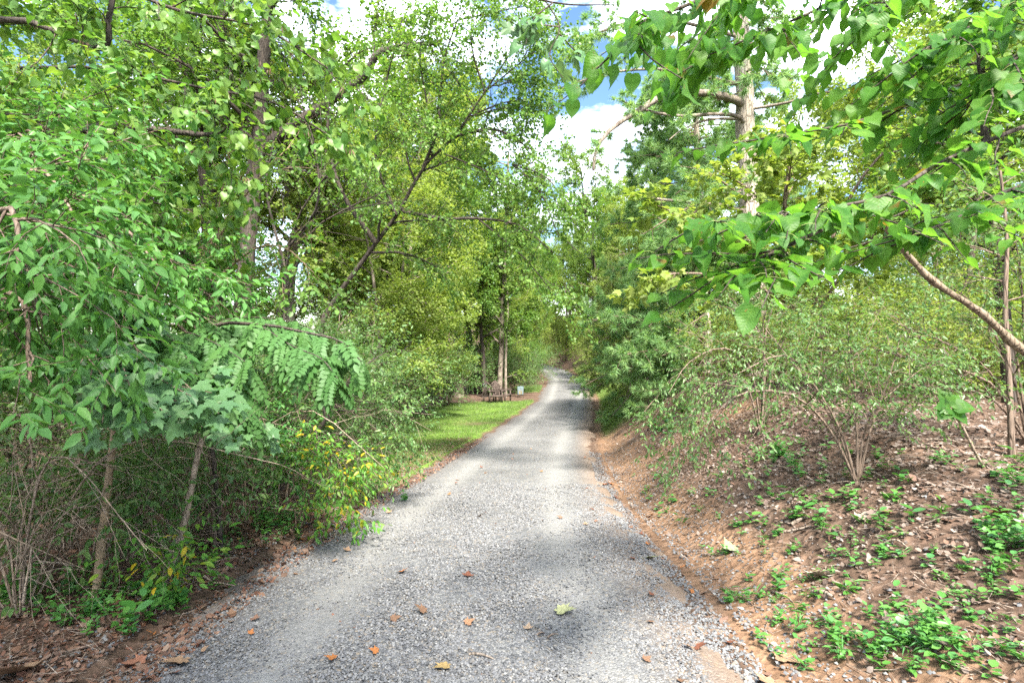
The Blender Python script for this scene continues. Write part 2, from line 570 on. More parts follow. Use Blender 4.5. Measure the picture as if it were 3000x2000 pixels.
def bark_mat(name, c1, c2, c3=None, scale=14, stretch=.18, bump=.6, dist=.02, horiz=False):
    m, nt, ns, ln = newmat(name)
    out = ns.new('ShaderNodeOutputMaterial'); bs = ns.new('ShaderNodeBsdfPrincipled')
    bs.inputs['Roughness'].default_value = .9; bs.inputs['Specular IOR Level'].default_value = .15
    tc = ns.new('ShaderNodeTexCoord'); mp = ns.new('ShaderNodeMapping')
    mp.inputs['Scale'].default_value = (1, 1, 4.0) if horiz else (1, 1, stretch)
    ln.new(tc.outputs['Object'], mp.inputs['Vector'])
    n1 = ns.new('ShaderNodeTexNoise'); n1.inputs['Scale'].default_value = scale; n1.inputs['Detail'].default_value = 6; n1.inputs['Roughness'].default_value = .65
    vo = ns.new('ShaderNodeTexVoronoi'); vo.feature = 'DISTANCE_TO_EDGE'; vo.inputs['Scale'].default_value = scale * 1.2
    ln.new(mp.outputs[0], n1.inputs['Vector']); ln.new(mp.outputs[0], vo.inputs['Vector'])
    n2 = ns.new('ShaderNodeTexNoise'); n2.inputs['Scale'].default_value = 2.3; n2.inputs['Detail'].default_value = 3
    ln.new(tc.outputs['Object'], n2.inputs['Vector'])
    rp = ramp(ns, [(.3, c1), (.7, c2)]); ln.new(n1.outputs['Fac'], rp.inputs['Fac'])
    col = rp.outputs['Color']
    mx = ns.new('ShaderNodeMixRGB'); mx.inputs['Color2'].default_value = (*(c3 or c2), 1)
    r2 = ramp(ns, [(.48, (0, 0, 0)), (.62, (.8, .8, .8))]); ln.new(n2.outputs['Fac'], r2.inputs['Fac'])
    ln.new(r2.outputs['Color'], mx.inputs['Fac']); ln.new(col, mx.inputs['Color1'])
    mu = ns.new('ShaderNodeMixRGB'); mu.blend_type = 'MULTIPLY'; mu.inputs['Fac'].default_value = .7
    r3 = ramp(ns, [(0, (.35, .33, .3)), (.12, (1, 1, 1))]); ln.new(vo.outputs['Distance'], r3.inputs['Fac'])
    ln.new(mx.outputs['Color'], mu.inputs['Color1']); ln.new(r3.outputs['Color'], mu.inputs['Color2'])
    ln.new(mu.outputs['Color'], bs.inputs['Base Color'])
    sm = ns.new('ShaderNodeMath'); sm.operation = 'ADD'
    ln.new(n1.outputs['Fac'], sm.inputs[0]); ln.new(r3.outputs['Color'], sm.inputs[1])
    bp = ns.new('ShaderNodeBump'); bp.inputs['Strength'].default_value = bump; bp.inputs['Distance'].default_value = dist
    ln.new(sm.outputs[0], bp.inputs['Height']); ln.new(bp.outputs['Normal'], bs.inputs['Normal'])
    ln.new(bs.outputs[0], out.inputs['Surface'])
    return m

def plain_mat(name, c, rough=.7, var=.0, scale=12, spec=.3, useobj=False, cols=None):
    m, nt, ns, ln = newmat(name)
    out = ns.new('ShaderNodeOutputMaterial'); bs = ns.new('ShaderNodeBsdfPrincipled')
    bs.inputs['Roughness'].default_value = rough; bs.inputs['Specular IOR Level'].default_value = spec
    if cols:
        at = ns.new('ShaderNodeAttribute'); at.attribute_name = 'rnd'
        oi = ns.new('ShaderNodeObjectInfo'); ad = ns.new('ShaderNodeMath'); ad.operation = 'ADD'
        fr = ns.new('ShaderNodeMath'); fr.operation = 'FRACT'
        ln.new(at.outputs['Fac'], ad.inputs[0]); ln.new(oi.outputs['Random'], ad.inputs[1]); ln.new(ad.outputs[0], fr.inputs[0])
        rp = ramp(ns, cols); ln.new(fr.outputs[0], rp.inputs['Fac']); ln.new(rp.outputs['Color'], bs.inputs['Base Color'])
    else:
        tc = ns.new('ShaderNodeTexCoord'); n1 = ns.new('ShaderNodeTexNoise'); n1.inputs['Scale'].default_value = scale; n1.inputs['Detail'].default_value = 5
        ln.new(tc.outputs['Object'], n1.inputs['Vector'])
        rp = ramp(ns, [(.3, tuple(x * (1 - var) for x in c)), (.7, tuple(min(1, x * (1 + var)) for x in c))])
        ln.new(n1.outputs['Fac'], rp.inputs['Fac']); ln.new(rp.outputs['Color'], bs.inputs['Base Color'])
        bp = ns.new('ShaderNodeBump'); bp.inputs['Strength'].default_value = .3; bp.inputs['Distance'].default_value = .004
        ln.new(n1.outputs['Fac'], bp.inputs['Height']); ln.new(bp.outputs['Normal'], bs.inputs['Normal'])
    ln.new(bs.outputs[0], out.inputs['Surface'])
    return m

M_FAR = leaf_mat('leaf_far', [(.07, .14, .03), (.12, .20, .045), (.17, .24, .06), (.10, .17, .04)], .45, .5, spec=.2)
M_FAR2 = leaf_mat('leaf_far_yellow', [(.14, .21, .045), (.18, .25, .055), (.22, .27, .075), (.13, .20, .045)], .48, .5, spec=.2)
M_MID = leaf_mat('leaf_mid', [(.06, .14, .03), (.10, .20, .04), (.15, .24, .05), (.08, .17, .04)], .45, .42, spec=.3)
M_SHRUB = leaf_mat('leaf_shrub', [(.07, .14, .045), (.09, .18, .055), (.13, .21, .06), (.07, .15, .055)], .38, .4, spec=.35)
M_NEAR = leaf_mat('leaf_near', [(.055, .16, .035), (.08, .20, .045), (.10, .23, .05), (.07, .18, .055)], .36, .40, under=(.08, .19, .05), spec=.2)
M_MAPLE = leaf_mat('leaf_maple', [(.07, .16, .06), (.09, .19, .08), (.10, .20, .07)], .28, .42, under=(.12, .19, .10), spec=.35)
M_LOCUST = leaf_mat('leaf_locust', [(.055, .14, .035), (.075, .17, .05), (.07, .16, .04)], .35, .5, under=(.10, .18, .07), spec=.25)
M_HEART = leaf_mat('leaf_heart', [(.04, .14, .02), (.06, .18, .025), (.09, .21, .03), (.045, .15, .03)], .52, .45, tcol=1.7, under=(.08, .19, .04), veins=True, spec=.22)
M_PINE = leaf_mat('pine_needle', [(.12, .24, .09), (.17, .29, .12), (.22, .33, .14)], .4, .5, spec=.2)
M_SPRUCE = leaf_mat('spruce_needle', [(.18, .26, .07), (.25, .31, .10), (.21, .28, .08)], .4, .5, spec=.2)
M_YEL = leaf_mat('leaf_yellowing', [(.10, .22, .03), (.16, .25, .03), (.07, .20, .03), (.08, .20, .03), (.08, .21, .03), (.09, .22, .03), (.50, .34, .02)], .35, .42, spec=.25)
M_WEED = leaf_mat('leaf_weed', [(.05, .17, .03), (.09, .22, .04), (.06, .19, .06)], .3, .45)
M_GRASS = leaf_mat('grass_blade', [(.07, .14, .02), (.10, .18, .03), (.12, .18, .05), (.08, .15, .03), (.19, .18, .09)], .3, .5)
M_DRY = plain_mat('dry_leaf', None, .75, cols=[(.06, .03, .02), (.13, .06, .035), (.17, .10, .065), (.09, .05, .035), (.20, .14, .10), (.13, .045, .025)])
M_DRYBANK = plain_mat('dry_leaf_bank', None, .8, cols=[(.07, .05, .04), (.14, .105, .085), (.20, .16, .135), (.09, .06, .045), (.27, .23, .20), (.12, .085, .07), (.16, .09, .06)])
M_POD = plain_mat('seed_pod', None, .6, cols=[(.05, .03, .02), (.09, .05, .03), (.12, .08, .04)])
M_BARK = bark_mat('bark_grey', (.10, .08, .065), (.24, .20, .165), (.30, .26, .21), 16)
M_BARKD = bark_mat('bark_dark', (.035, .03, .028), (.11, .09, .075), (.075, .06, .05), 20)
M_BARKP = bark_mat('bark_pine', (.28, .235, .19), (.48, .42, .35), (.42, .36, .29), 12, .22, .9, .03)
M_TAN = bark_mat('bark_tan', (.20, .145, .095), (.32, .24, .16), (.27, .21, .14), 30, .3, .3, .004, horiz=True)
M_TWIG = bark_mat('twig', (.12, .09, .07), (.24, .18, .14), None, 20)
M_CANE = bark_mat('cane', (.20, .15, .11), (.36, .29, .23), None, 20)
M_WOOD = plain_mat('weathered_wood', (.075, .055, .046), .8, .35, 25)
M_STICK = bark_mat('dead_stick', (.13, .10, .08), (.26, .21, .17), None, 18)

# ------------------------------------------------------------------ ground sheet
def axis(fine, a, b, step0, growth):
    out = [0.0]
    s = step0
    while out[-1] < b:
        out.append(out[-1] + s)
        if out[-1] > fine: s *= growth
    pos = np.array(out)
    return pos
px_ = axis(7, 0, 420, .12, 1.10); xs = np.concatenate([-px_[:0:-1], px_])
py_ = axis(14, 0, 900, .13, 1.045); ys = np.concatenate([-axis(1.5, 0, 60, .2, 1.25)[:0:-1], py_])
GX, GY = np.meshgrid(xs, ys)
GZ = terrain(GX, GY)
nx, ny = len(xs), len(ys)
V = np.stack([GX, GY, GZ], -1).reshape(-1, 3)
ii, jj = np.meshgrid(np.arange(ny - 1), np.arange(nx - 1), indexing='ij')
q = np.stack([ii * nx + jj, ii * nx + jj + 1, (ii + 1) * nx + jj + 1, (ii + 1) * nx + jj], -1).reshape(-1, 4)
sx = GX - road_x(GY); tl = -sx - HW; tr = sx - HW
def lawn_mask(x, y):
    s = x - road_x(y); t = -s - HW
    inner = 0.05 + 0 * y
    outer = np.interp(y, [6.8, 8.5, 11, 15, 21, 27, 31.5, 33], [0.5, .9, 1.7, 2.9, 4.2, 5.2, 4.2, 2.0])
    m = sstep(inner, inner + .15, t + .1 * wob(x, y, 3, 4)) * (1 - sstep(outer, outer + .5, t + .25 * wob(x, y, 1.6, 6)))
    m = m * sstep(6.6, 7.6, y + .6 * wob(x, y, 1.1, 4)) * (1 - sstep(30.5, 31.5, y + .3 * t))
    m = m * (1 - .9 * np.exp(-((x + 1.2) / 1.0) ** 2 - ((y - 20.2) / .5) ** 2)) * (.72 + .28 * np.clip(1.5 + 1.5 * wob(x, y, 2.3, 8), 0, 1))
    t2 = sstep(.1, .3, t) * (1 - sstep(1.6, 2.2, t)) * sstep(36.5, 37, y) * (1 - sstep(41, 42, y))
    r = s - HW
    p = sstep(6, 9, r) * sstep(6, 10, y)             # plateau lawn on the right
    rs = sstep(.25, .5, r) * (1 - sstep(1.4, 1.9, r)) * sstep(15, 18, y) * (1 - sstep(58, 62, y)) * .8
    return np.maximum.reduce([m, t2, p, rs])
lawn = lawn_mask(GX, GY)
clay = sstep(.02, .2, tr) * (1 - sstep(.55, .95, tr + .25 * wob(GX, GY, 2.0, 3))) * (1 - .5 * sstep(12, 20, GY))
clay = np.maximum(clay, .9 * sstep(.5, .9, tr) * (1 - sstep(2.2, 3.2, tr)) * sstep(7.5, 9, GY) * (1 - sstep(15, 19, GY)) * (.55 + .45 * wob(GX, GY, 1.1, 12)))
woods = sstep(0, .3, tl)
me = mesh_np('ground', V, [q], smooth=True, extra={'lawn': lawn.ravel(), 'clay': clay.ravel(), 'left': woods.ravel()})
m, nt, ns, ln = newmat('ground_soil')
out = ns.new('ShaderNodeOutputMaterial'); bs = ns.new('ShaderNodeBsdfPrincipled'); bs.inputs['Roughness'].default_value = .95; bs.inputs['Specular IOR Level'].default_value = .1
tc = ns.new('ShaderNodeTexCoord')
def nz(scale, det=5, rough=.6):
    n = ns.new('ShaderNodeTexNoise'); n.inputs['Scale'].default_value = scale; n.inputs['Detail'].default_value = det; n.inputs['Roughness'].default_value = rough
    ln.new(tc.outputs['Object'], n.inputs['Vector']); return n
def att(n):
    a = ns.new('ShaderNodeAttribute'); a.attribute_name = n; return a
def mixc(f, a, b, bt='MIX'):
    x = ns.new('ShaderNodeMixRGB'); x.blend_type = bt
    for s_, v in (('Fac', f), ('Color1', a), ('Color2', b)):
        if isinstance(v, (int, float)): x.inputs[s_].default_value = v
        elif isinstance(v, tuple): x.inputs[s_].default_value = (*v, 1)
        else: ln.new(v, x.inputs[s_])
    return x.outputs['Color']
nA = nz(9, 8, .7); nB = nz(1.3, 4); nC = nz(45, 4)
vo = ns.new('ShaderNodeTexVoronoi'); vo.inputs['Scale'].default_value = 16; ln.new(tc.outputs['Object'], vo.inputs['Vector'])
soil = ramp(ns, [(.3, (.05, .036, .028)), (.5, (.095, .066, .05)), (.7, (.15, .11, .087))]); ln.new(nA.outputs['Fac'], soil.inputs['Fac'])
vcol = ramp(ns, [(0, (.5, .45, .4)), (.5, (1.0, .95, .9)), (1, (1.6, 1.45, 1.35))]); ln.new(vo.outputs['Color'], vcol.inputs['Fac'])
soilc = mixc(.8, soil.outputs['Color'], vcol.outputs['Color'], 'MULTIPLY')
clayr = ramp(ns, [(.3, (.15, .085, .05)), (.55, (.24, .145, .088)), (.75, (.33, .22, .145))]); ln.new(nA.outputs['Fac'], clayr.inputs['Fac'])
cf = ns.new('ShaderNodeMath'); cf.operation = 'MULTIPLY'; ln.new(att('clay').outputs['Fac'], cf.inputs[0])
rb = ramp(ns, [(.35, (.35, .35, .35)), (.6, (1, 1, 1))]); ln.new(nB.outputs['Fac'], rb.inputs['Fac']); ln.new(rb.outputs['Color'], cf.inputs[1])
c = mixc(cf.outputs[0], soilc, clayr.outputs['Color'])
lr = ramp(ns, [(.3, (.06, .13, .02)), (.5, (.11, .19, .03)), (.7, (.17, .21, .06))]); ln.new(nA.outputs['Fac'], lr.inputs['Fac'])
c = mixc(att('lawn').outputs['Fac'], c, lr.outputs['Color'])
ln.new(c, bs.inputs['Base Color'])
bp = ns.new('ShaderNodeBump'); bp.inputs['Strength'].default_value = .9; bp.inputs['Distance'].default_value = .03
hs = ns.new('ShaderNodeMath'); hs.operation = 'ADD'; ln.new(nA.outputs['Fac'], hs.inputs[0]); ln.new(vo.outputs['Distance'], hs.inputs[1])
ln.new(hs.outputs[0], bp.inputs['Height']); ln.new(bp.outputs['Normal'], bs.inputs['Normal'])
ln.new(bs.outputs[0], out.inputs['Surface'])
g = link('ground', me, m); tag(g, kind='structure')

# ------------------------------------------------------------------ gravel road
yr = np.concatenate([np.arange(-6, 16, .12), np.arange(16, 40, .3), np.arange(40, 100, .8)])
ur = np.linspace(-1, 1, 61)
U, Y = np.meshgrid(ur, yr)
edge = HW + .28
X = road_x(Y) + U * edge
rut = np.exp(-((np.abs(U * edge) - .78) / .22) ** 2)
edgen = .02 * wob(X, Y, 5, 2) + .015 * wob(X, Y, 13, 4)
Z = road_z(Y) + .035 - .03 * (U * edge / HW) ** 2 - .018 * rut + .006 * wob(X, Y, 6, 1) - sstep(HW - .22, HW + .26, np.abs(U * edge) + edgen * 4 + .10 * wob(X, Y, 1.2, 9)) * .17
V = np.stack([X, Y, Z], -1).reshape(-1, 3)
n1_, n2_ = len(yr), len(ur)
ii, jj = np.meshgrid(np.arange(n1_ - 1), np.arange(n2_ - 1), indexing='ij')
q = np.stack([ii * n2_ + jj, ii * n2_ + jj + 1, (ii + 1) * n2_ + jj + 1, (ii + 1) * n2_ + jj], -1).reshape(-1, 4)
sideL = sstep(HW - .55, HW, -U * edge); sideR = sstep(HW - .6, HW + .05, U * edge)
me = mesh_np('gravel_road', V, [q], smooth=True, extra={'rut': rut.ravel(), 'el': sideL.ravel(), 'er': sideR.ravel()})
m, nt, ns, ln = newmat('gravel')
out = ns.new('ShaderNodeOutputMaterial'); bs = ns.new('ShaderNodeBsdfPrincipled'); bs.inputs['Roughness'].default_value = .85; bs.inputs['Specular IOR Level'].default_value = .25
tc = ns.new('ShaderNodeTexCoord')
vo = ns.new('ShaderNodeTexVoronoi'); vo.inputs['Scale'].default_value = 52; ln.new(tc.outputs['Object'], vo.inputs['Vector'])
ve = ns.new('ShaderNodeTexVoronoi'); ve.feature = 'DISTANCE_TO_EDGE'; ve.inputs['Scale'].default_value = 52; ln.new(tc.outputs['Object'], ve.inputs['Vector'])
sc_ = ns.new('ShaderNodeSeparateColor'); ln.new(vo.outputs['Color'], sc_.inputs[0])
rp = ramp(ns, [(0, (.07, .074, .082)), (.3, (.115, .12, .128)), (.62, (.155, .16, .167)), (.85, (.21, .21, .205)), (1, (.19, .16, .125))]); ln.new(sc_.outputs[0], rp.inputs['Fac'])
gap = ramp(ns, [(0, (.42, .40, .38)), (.10, (1, 1, 1))]); ln.new(ve.outputs['Distance'], gap.inputs['Fac'])
c = mixc(.9, rp.outputs['Color'], gap.outputs['Color'], 'MULTIPLY')
nB = nz(.9, 5, .6)
pr = ramp(ns, [(.3, (.80, .79, .77)), (.6, (1.06, 1.05, 1.03))]); ln.new(nB.outputs['Fac'], pr.inputs['Fac'])
c = mixc(1.0, c, pr.outputs['Color'], 'MULTIPLY')
f1 = ns.new('ShaderNodeMath'); f1.operation = 'MULTIPLY'; ln.new(att('rut').outputs['Fac'], f1.inputs[0]); f1.inputs[1].default_value = .6
c = mixc(f1.outputs[0], c, (.215, .212, .203))
f2 = ns.new('ShaderNodeMath'); f2.operation = 'MULTIPLY'; ln.new(att('er').outputs['Fac'], f2.inputs[0]); f2.inputs[1].default_value = .75
c = mixc(f2.outputs[0], c, (.19, .13, .088))
f3 = ns.new('ShaderNodeMath'); f3.operation = 'MULTIPLY'; ln.new(att('el').outputs['Fac'], f3.inputs[0]); f3.inputs[1].default_value = .6
c = mixc(f3.outputs[0], c, (.10, .075, .062))
ln.new(c, bs.inputs['Base Color'])
bp = ns.new('ShaderNodeBump'); bp.inputs['Strength'].default_value = .8; bp.inputs['Distance'].default_value = .012
ln.new(ve.outputs['Distance'], bp.inputs['Height']); ln.new(bp.outputs['Normal'], bs.inputs['Normal'])
ln.new(bs.outputs[0], out.inputs['Surface'])
road = link('gravel_road', me, m); tag(road, kind='structure')
def rsurf(x, y):
    s = x - road_x(y)
    z = road_z(y) + .035 - .03 * (s / HW) ** 2 - .018 * np.exp(-((np.abs(s) - .78) / .22) ** 2) - sstep(HW - .22, HW + .26, np.abs(s) + .10 * wob(x, y, 1.2, 9)) * .17
    return np.maximum(z, terrain(x, y))

# loose stones
OCT = T([(1, 0, 0), (0, 1, 0), (-1, 0, 0), (0, -1, 0), (.1, .1, .8), (0, 0, -.8)], [(0, 1, 4), (1, 2, 4), (2, 3, 4), (3, 0, 4), (1, 0, 5), (2, 1, 5), (3, 2, 5), (0, 3, 5)][:4])
def stones(n, y0, y1, smin, smax, spread=.1):
    y = y0 + (y1 - y0) * rng.random(n) ** 1.9
    s = np.clip(rng.normal(0, 1, n), -2, 2)
    s = rng.uniform(-1, 1, n) * (HW + .02) + rng.normal(0, spread, n)
    x = road_x(y) + s
    z = rsurf(x, y) + .002
    d = rng.standard_normal((n, 3)); d[:, 2] *= .25
    nm = np.array([0, 0, 1.]) + .5 * rng.standard_normal((n, 3))
    return np.stack([x, y, z], 1), d, nm, rng.uniform(smin, smax, n) * (1 - .0 * s)
M_STONE = plain_mat('gravel_stone', None, .8, cols=[(.06, .062, .067), (.105, .108, .114), (.15, .153, .16), (.12, .123, .13), (.22, .22, .215), (.09, .093, .098), (.17, .15, .125)])
a = stones(100000, 1.9, 8.5, .0045, .010)
keep_ = rng.random(100000) < 1 - .7 * np.exp(-((np.abs(a[0][:, 0] - road_x(a[0][:, 1]) + .08 * wob(a[0][:, 0], a[0][:, 1], .9, 3)) - .78) / .26) ** 2)
a = [q_[keep_] for q_ in a]
a[3][:] *= 1 + .05 * np.clip(a[0][:, 1] - 5, 0, 9)
o = link('loose_gravel', scatter('loose_gravel', OCT, *a), M_STONE); tag(o, 'loose grey crushed stones covering the near part of the gravel drive', 'gravel', kind='stuff')

n = 11000
y = 2 + 11 * rng.random(n) ** 1.6; t = rng.exponential(.38, n) - .12; sg = np.where(rng.random(n) < .7, 1, -1)
x = road_x(y) + sg * (HW + t)
a = (np.stack([x, y, rsurf(x, y) + .003], 1), rng.standard_normal((n, 3)) * np.array([1, 1, .25]), np.array([0, 0, 1.]) + .5 * rng.standard_normal((n, 3)), rng.uniform(.006, .015, n))
o = link('loose_gravel', scatter('loose_gravel', OCT, *a), M_STONE); tag(o, 'stones kicked off the drive onto its clay shoulders', 'gravel', kind='stuff')
# ------------------------------------------------------------------ leaf litter
def litter(n, xs_, ys_, size, hfun, lift=.01):
    pos = np.stack([xs_, ys_, hfun(xs_, ys_) + lift * rng.random(n)], 1)
    d = rng.standard_normal((n, 3)); d[:, 2] *= .35
    nm = np.array([0, 0, 1.]) + .55 * rng.standard_normal((n, 3))
    return pos, d, nm, size * rng.uniform(.5, 1.3, n)
CURL = T([(0, 0, 0), (.30, .35, .14), (.24, .75, .05), (0, 1, .16), (-.24, .7, .10), (-.33, .3, .02)], [(0, 1, 2, 5), (5, 2, 3, 4)])
# left border
n = 48000
y = 1.7 + 14 * rng.random(n) ** 1.7
t = rng.exponential(1.3, n) - .28
k = rng.random(n) < np.clip(.35 + (t + .3) * 1.5, .0, 1)
t = t[k]; y = y[k]; x = road_x(y) - HW - t
a = litter(len(x), x, y, .027, rsurf)
a[3][rng.random(len(x)) < .10] *= 2.0
o = link('leaf_litter', scatter('leaf_litter', CURL, *a), M_DRY); tag(o, 'red brown fallen leaves carpeting the left edge of the gravel', 'leaf litter', kind='stuff')
n = 66000
y = 1.7 + 15 * rng.random(n) ** 1.5
t = .02 + np.abs(rng.normal(0, 1, n)) * 3.4
x = road_x(y) + HW + t
k = rng.random(n) < np.clip((t - .45) / 1.2, .12, 1) * (1 - lawn_mask(x, y) * .9)
x = x[k]; y = y[k]
a = litter(len(x), x, y, .034, rsurf)
a[3][rng.random(len(x)) < .06] *= 1.8
o = link('leaf_litter', scatter('leaf_litter', CURL, *a), M_DRYBANK); tag(o, 'pale brown dead leaves and twigs covering the clay bank on the right', 'leaf litter', kind='stuff')
n = 15000
y = 1.7 + 14 * rng.random(n) ** 1.6; x = road_x(y) + np.where(rng.random(n) < .7, HW + .3 + np.abs(rng.normal(0, 3, n)), -HW - .05 - rng.exponential(1.2, n))
NEEDLE = T([(-.018, 0, 0), (.018, 0, 0), (.012, 1, .1), (-.012, 1, .1)], [(0, 1, 2, 3)])
a = litter(n, x, y, .11, rsurf, .02); a[1][:, 2] *= .4
o = link('twig_litter', scatter('twig_litter', NEEDLE, *a), M_STICK); tag(o, 'fine dead twigs and straw strewn over both verges', 'twig litter', kind='stuff')
# sparse bits on the road
n = 500
y = 2 + 30 * rng.random(n) ** 1.5; x = road_x(y) + rng.uniform(-1.5, 1.5, n)
a = litter(n, x, y, .022, rsurf, .005)
o = link('leaf_crumbs', scatter('leaf_crumbs', CURL, *a), M_DRY); tag(o, 'tiny crumbled brown leaf bits sprinkled over the gravel drive', 'leaf litter', kind='stuff')

# ------------------------------------------------------------------ grass
BLADE = T([(-.05, 0, 0), (.05, 0, 0), (0, 1, 0)], [(0, 1, 2)])
def grass(n, xs_, ys_, h):
    m_ = rng.random(len(xs_)) < lawn_mask(xs_, ys_)
    x, y = xs_[m_], ys_[m_]
    pos = np.stack([x, y, terrain(x, y) - .005], 1)
    d = np.array([0, 0, 1.]) + .35 * rng.standard_normal((len(x), 3))
    nm = rng.standard_normal((len(x), 3))
    return pos, d, nm, h * rng.uniform(.5, 1.25, len(x))
BLW = T([(-.09, 0, 0), (.09, 0, 0), (0, 1, 0)], [(0, 1, 2)])
n = 90000
y = 6.5 + 26 * rng.random(n) ** .8; t = rng.uniform(0, 6, n)
a = grass(n, road_x(y) - HW - t, y, .075)
o = link('grass', scatter('grass', BLW, *a), M_GRASS); tag(o, 'bright green mown grass left of the gravel bend', 'grass', kind='stuff')
n = 26000
y = 7 + 34 * rng.random(n); t = rng.uniform(5.5, 26, n)
a = grass(n, road_x(y) + HW + t, y, .10)
o = link('grass', scatter('grass', BLW, *a), M_GRASS); tag(o, 'sunny green lawn on the flat above the right bank', 'grass', kind='stuff')
n = 34000
y = np.concatenate([15 + 45 * rng.random(n // 2), 36 + 6 * rng.random(n // 2)]); s_ = np.concatenate([rng.uniform(.2, 2, n // 2) + HW, -HW - rng.uniform(0, 2.2, n // 2)])
a = grass(n, road_x(y) + s_, y, .13)
o = link('grass', scatter('grass', BLW, *a), M_GRASS); tag(o, 'narrow strip of grass along the far road edges', 'grass', kind='stuff')

# ------------------------------------------------------------------ generic broadleaf trees (shared shapes)
def tree_mesh(name, H, cb, R0, prm, per, lsize, mleaf, mbark, label, group, leaf=LEAF4, lean=(0, 0), sd=0, droop=.2, nj=.7, spread=.5, jit=.08):
    random.seed(sd)
    pl = Plant()
    n = 9
    pts = []; rads = []
    p = Vector((0, 0, -.1)); d = Vector((lean[0], lean[1], 1)).normalized()
    for i in range(n + 1):
        pts.append(p.copy()); rads.append(R0 * (1.25 if i == 0 else 1 - .85 * i / n))
        d = (d + rv(.05)).normalized(); p = p + d * H / n
    pl.tubes[0].append((pts, rads))
    pl.sprout(pts, rads, 0, prm, t0=cb)
    root = thing(name, (0, 0, 0), label, 'tree', group)
    link('trunk', tubes_mesh('trunk', pl.tubes[0], sides), mbark, root)
    link('limbs', tubes_mesh('limbs', pl.tubes[1] + pl.tubes[2], sides), mbark, root).name = 'limb'
    arr = leaves_from(pl.twigs, per, lsize, spread, droop, nj, 0, jit)
    link('crown', scatter('crown', leaf, *arr), mleaf, root)
    return root

PF = dict(n=[20, 7, 6, 0], t0=[.2, .25, .15, 0], ang=[62, 48, 45, 0], len=[0, 4.6, 1.9, .9], rad=[.3, .09, .03, .01],
          seg=[9, 6, 4, 3], wob=[.05, .12, .16, .2], up=[0, .05, .0, -.02], sh=.5)
far_a = tree_mesh('broadleaf_tree', 16, .26, .22, PF, 34, .15, M_FAR, M_BARK, 'tall broadleaf tree deep in the woods', 'far broadleaf trees', LEAF4W, sd=1)
far_b = tree_mesh('broadleaf_tree', 14, .10, .18, dict(PF, ang=[70, 50, 45, 0], len=[0, 4.2, 1.8, .9]), 34, .15, M_FAR2, M_BARK, 'yellow green broadleaf tree', 'far broadleaf trees', LEAF4W, sd=2)
far_c = tree_mesh('broadleaf_tree', 19, .30, .26, dict(PF, ang=[50, 45, 45, 0], len=[0, 5.2, 2.1, 1.0]), 36, .16, M_FAR, M_BARKD, 'tall straight broadleaf tree', 'far broadleaf trees', LEAF4W, sd=3)
PM = dict(n=[16, 9, 8, 0], t0=[.2, .15, .1, 0], ang=[66, 50, 45, 0], len=[0, 3.6, 1.5, .75], rad=[.3, .06, .02, .007],
          seg=[9, 6, 4, 3], wob=[.07, .14, .18, .22], up=[0, .05, .0, -.03], sh=.45, flat=.45)
mid_a = tree_mesh('woodland_tree', 10.5, .24, .11, PM, 30, .095, M_MID, M_BARKD, 'mid height leafy understory tree', 'understory trees', LEAF4W, sd=4, nj=.5)
mid_b = tree_mesh('woodland_tree', 9.5, .20, .09, dict(PM, ang=[72, 50, 45, 0]), 30, .095, M_FAR2, M_BARK, 'mid height yellow green understory tree', 'understory trees', LEAF4W, sd=5, nj=.5)

def shrub_mesh(name, H, W, prm, nst, per, lsize, mleaf, mbark, label, group, leaf=LEAF4, sd=0, droop=.1, nj=.6, tilt=32):
    random.seed(sd)
    pl = Plant()
    for k in range(nst):
        a = k * 2.4 + random.random(); e = R(random.uniform(8, tilt + 14))
        d = Vector((math.cos(a) * math.sin(e) * W, math.sin(a) * math.sin(e) * W, math.cos(e)))
        pl.grow(Vector((math.cos(a) * .12, math.sin(a) * .12, -.05)), d, H * random.uniform(.75, 1.1), prm['rad'][0], 0, prm)
    root = thing(name, (0, 0, 0), label, 'shrub', group)
    link('stem', tubes_mesh('stem', pl.tubes[0] + pl.tubes[1] + pl.tubes[2], sides), mbark, root)
    arr = leaves_from(pl.twigs, per, lsize, .55, droop, nj, 0, .02)
    link('foliage', scatter('foliage', leaf, *arr), mleaf, root)
    return root
PS = dict(n=[9, 7, 0], t0=[.2, .1, 0], ang=[45, 48, 0], len=[0, 1.1, .5], rad=[.022, .009, .004], seg=[7, 4, 3],
          wob=[.09, .16, .2], up=[-.02, -.02, -.06], sh=.3, tip=.2)
shr_a = shrub_mesh('privet_shrub', 2.7, 1.0, PS, 11, 15, .065, M_SHRUB, M_TWIG, 'rounded dense privet shrub', 'privet shrubs', sd=6)
shr_b = shrub_mesh('privet_shrub', 2.3, 1.2, PS, 11, 15, .065, M_SHRUB, M_TWIG, 'low spreading privet shrub', 'privet shrubs', sd=7)
shr_c = shrub_mesh('wild_shrub', 2.4, 1.1, PS, 10, 14, .075, M_FAR2, M_TWIG, 'yellow green wild shrub', 'wild shrubs', sd=8)

# ------------------------------------------------------------------ placing the woods
used = {}
def put(proto, x, y, rz, sc, label=None, group=None, cat=None, dz=0):
    z = ground(x, y) + dz
    if proto.name not in used:
        used[proto.name] = 1
        proto.location = (x, y, z); proto.rotation_euler = (0, 0, rz)
        proto.scale = (sc, sc, sc)
        if label: proto['label'] = label
        if group: proto['group'] = group
        return proto
    return dup(proto, (x, y, z), rz, sc, label, group)

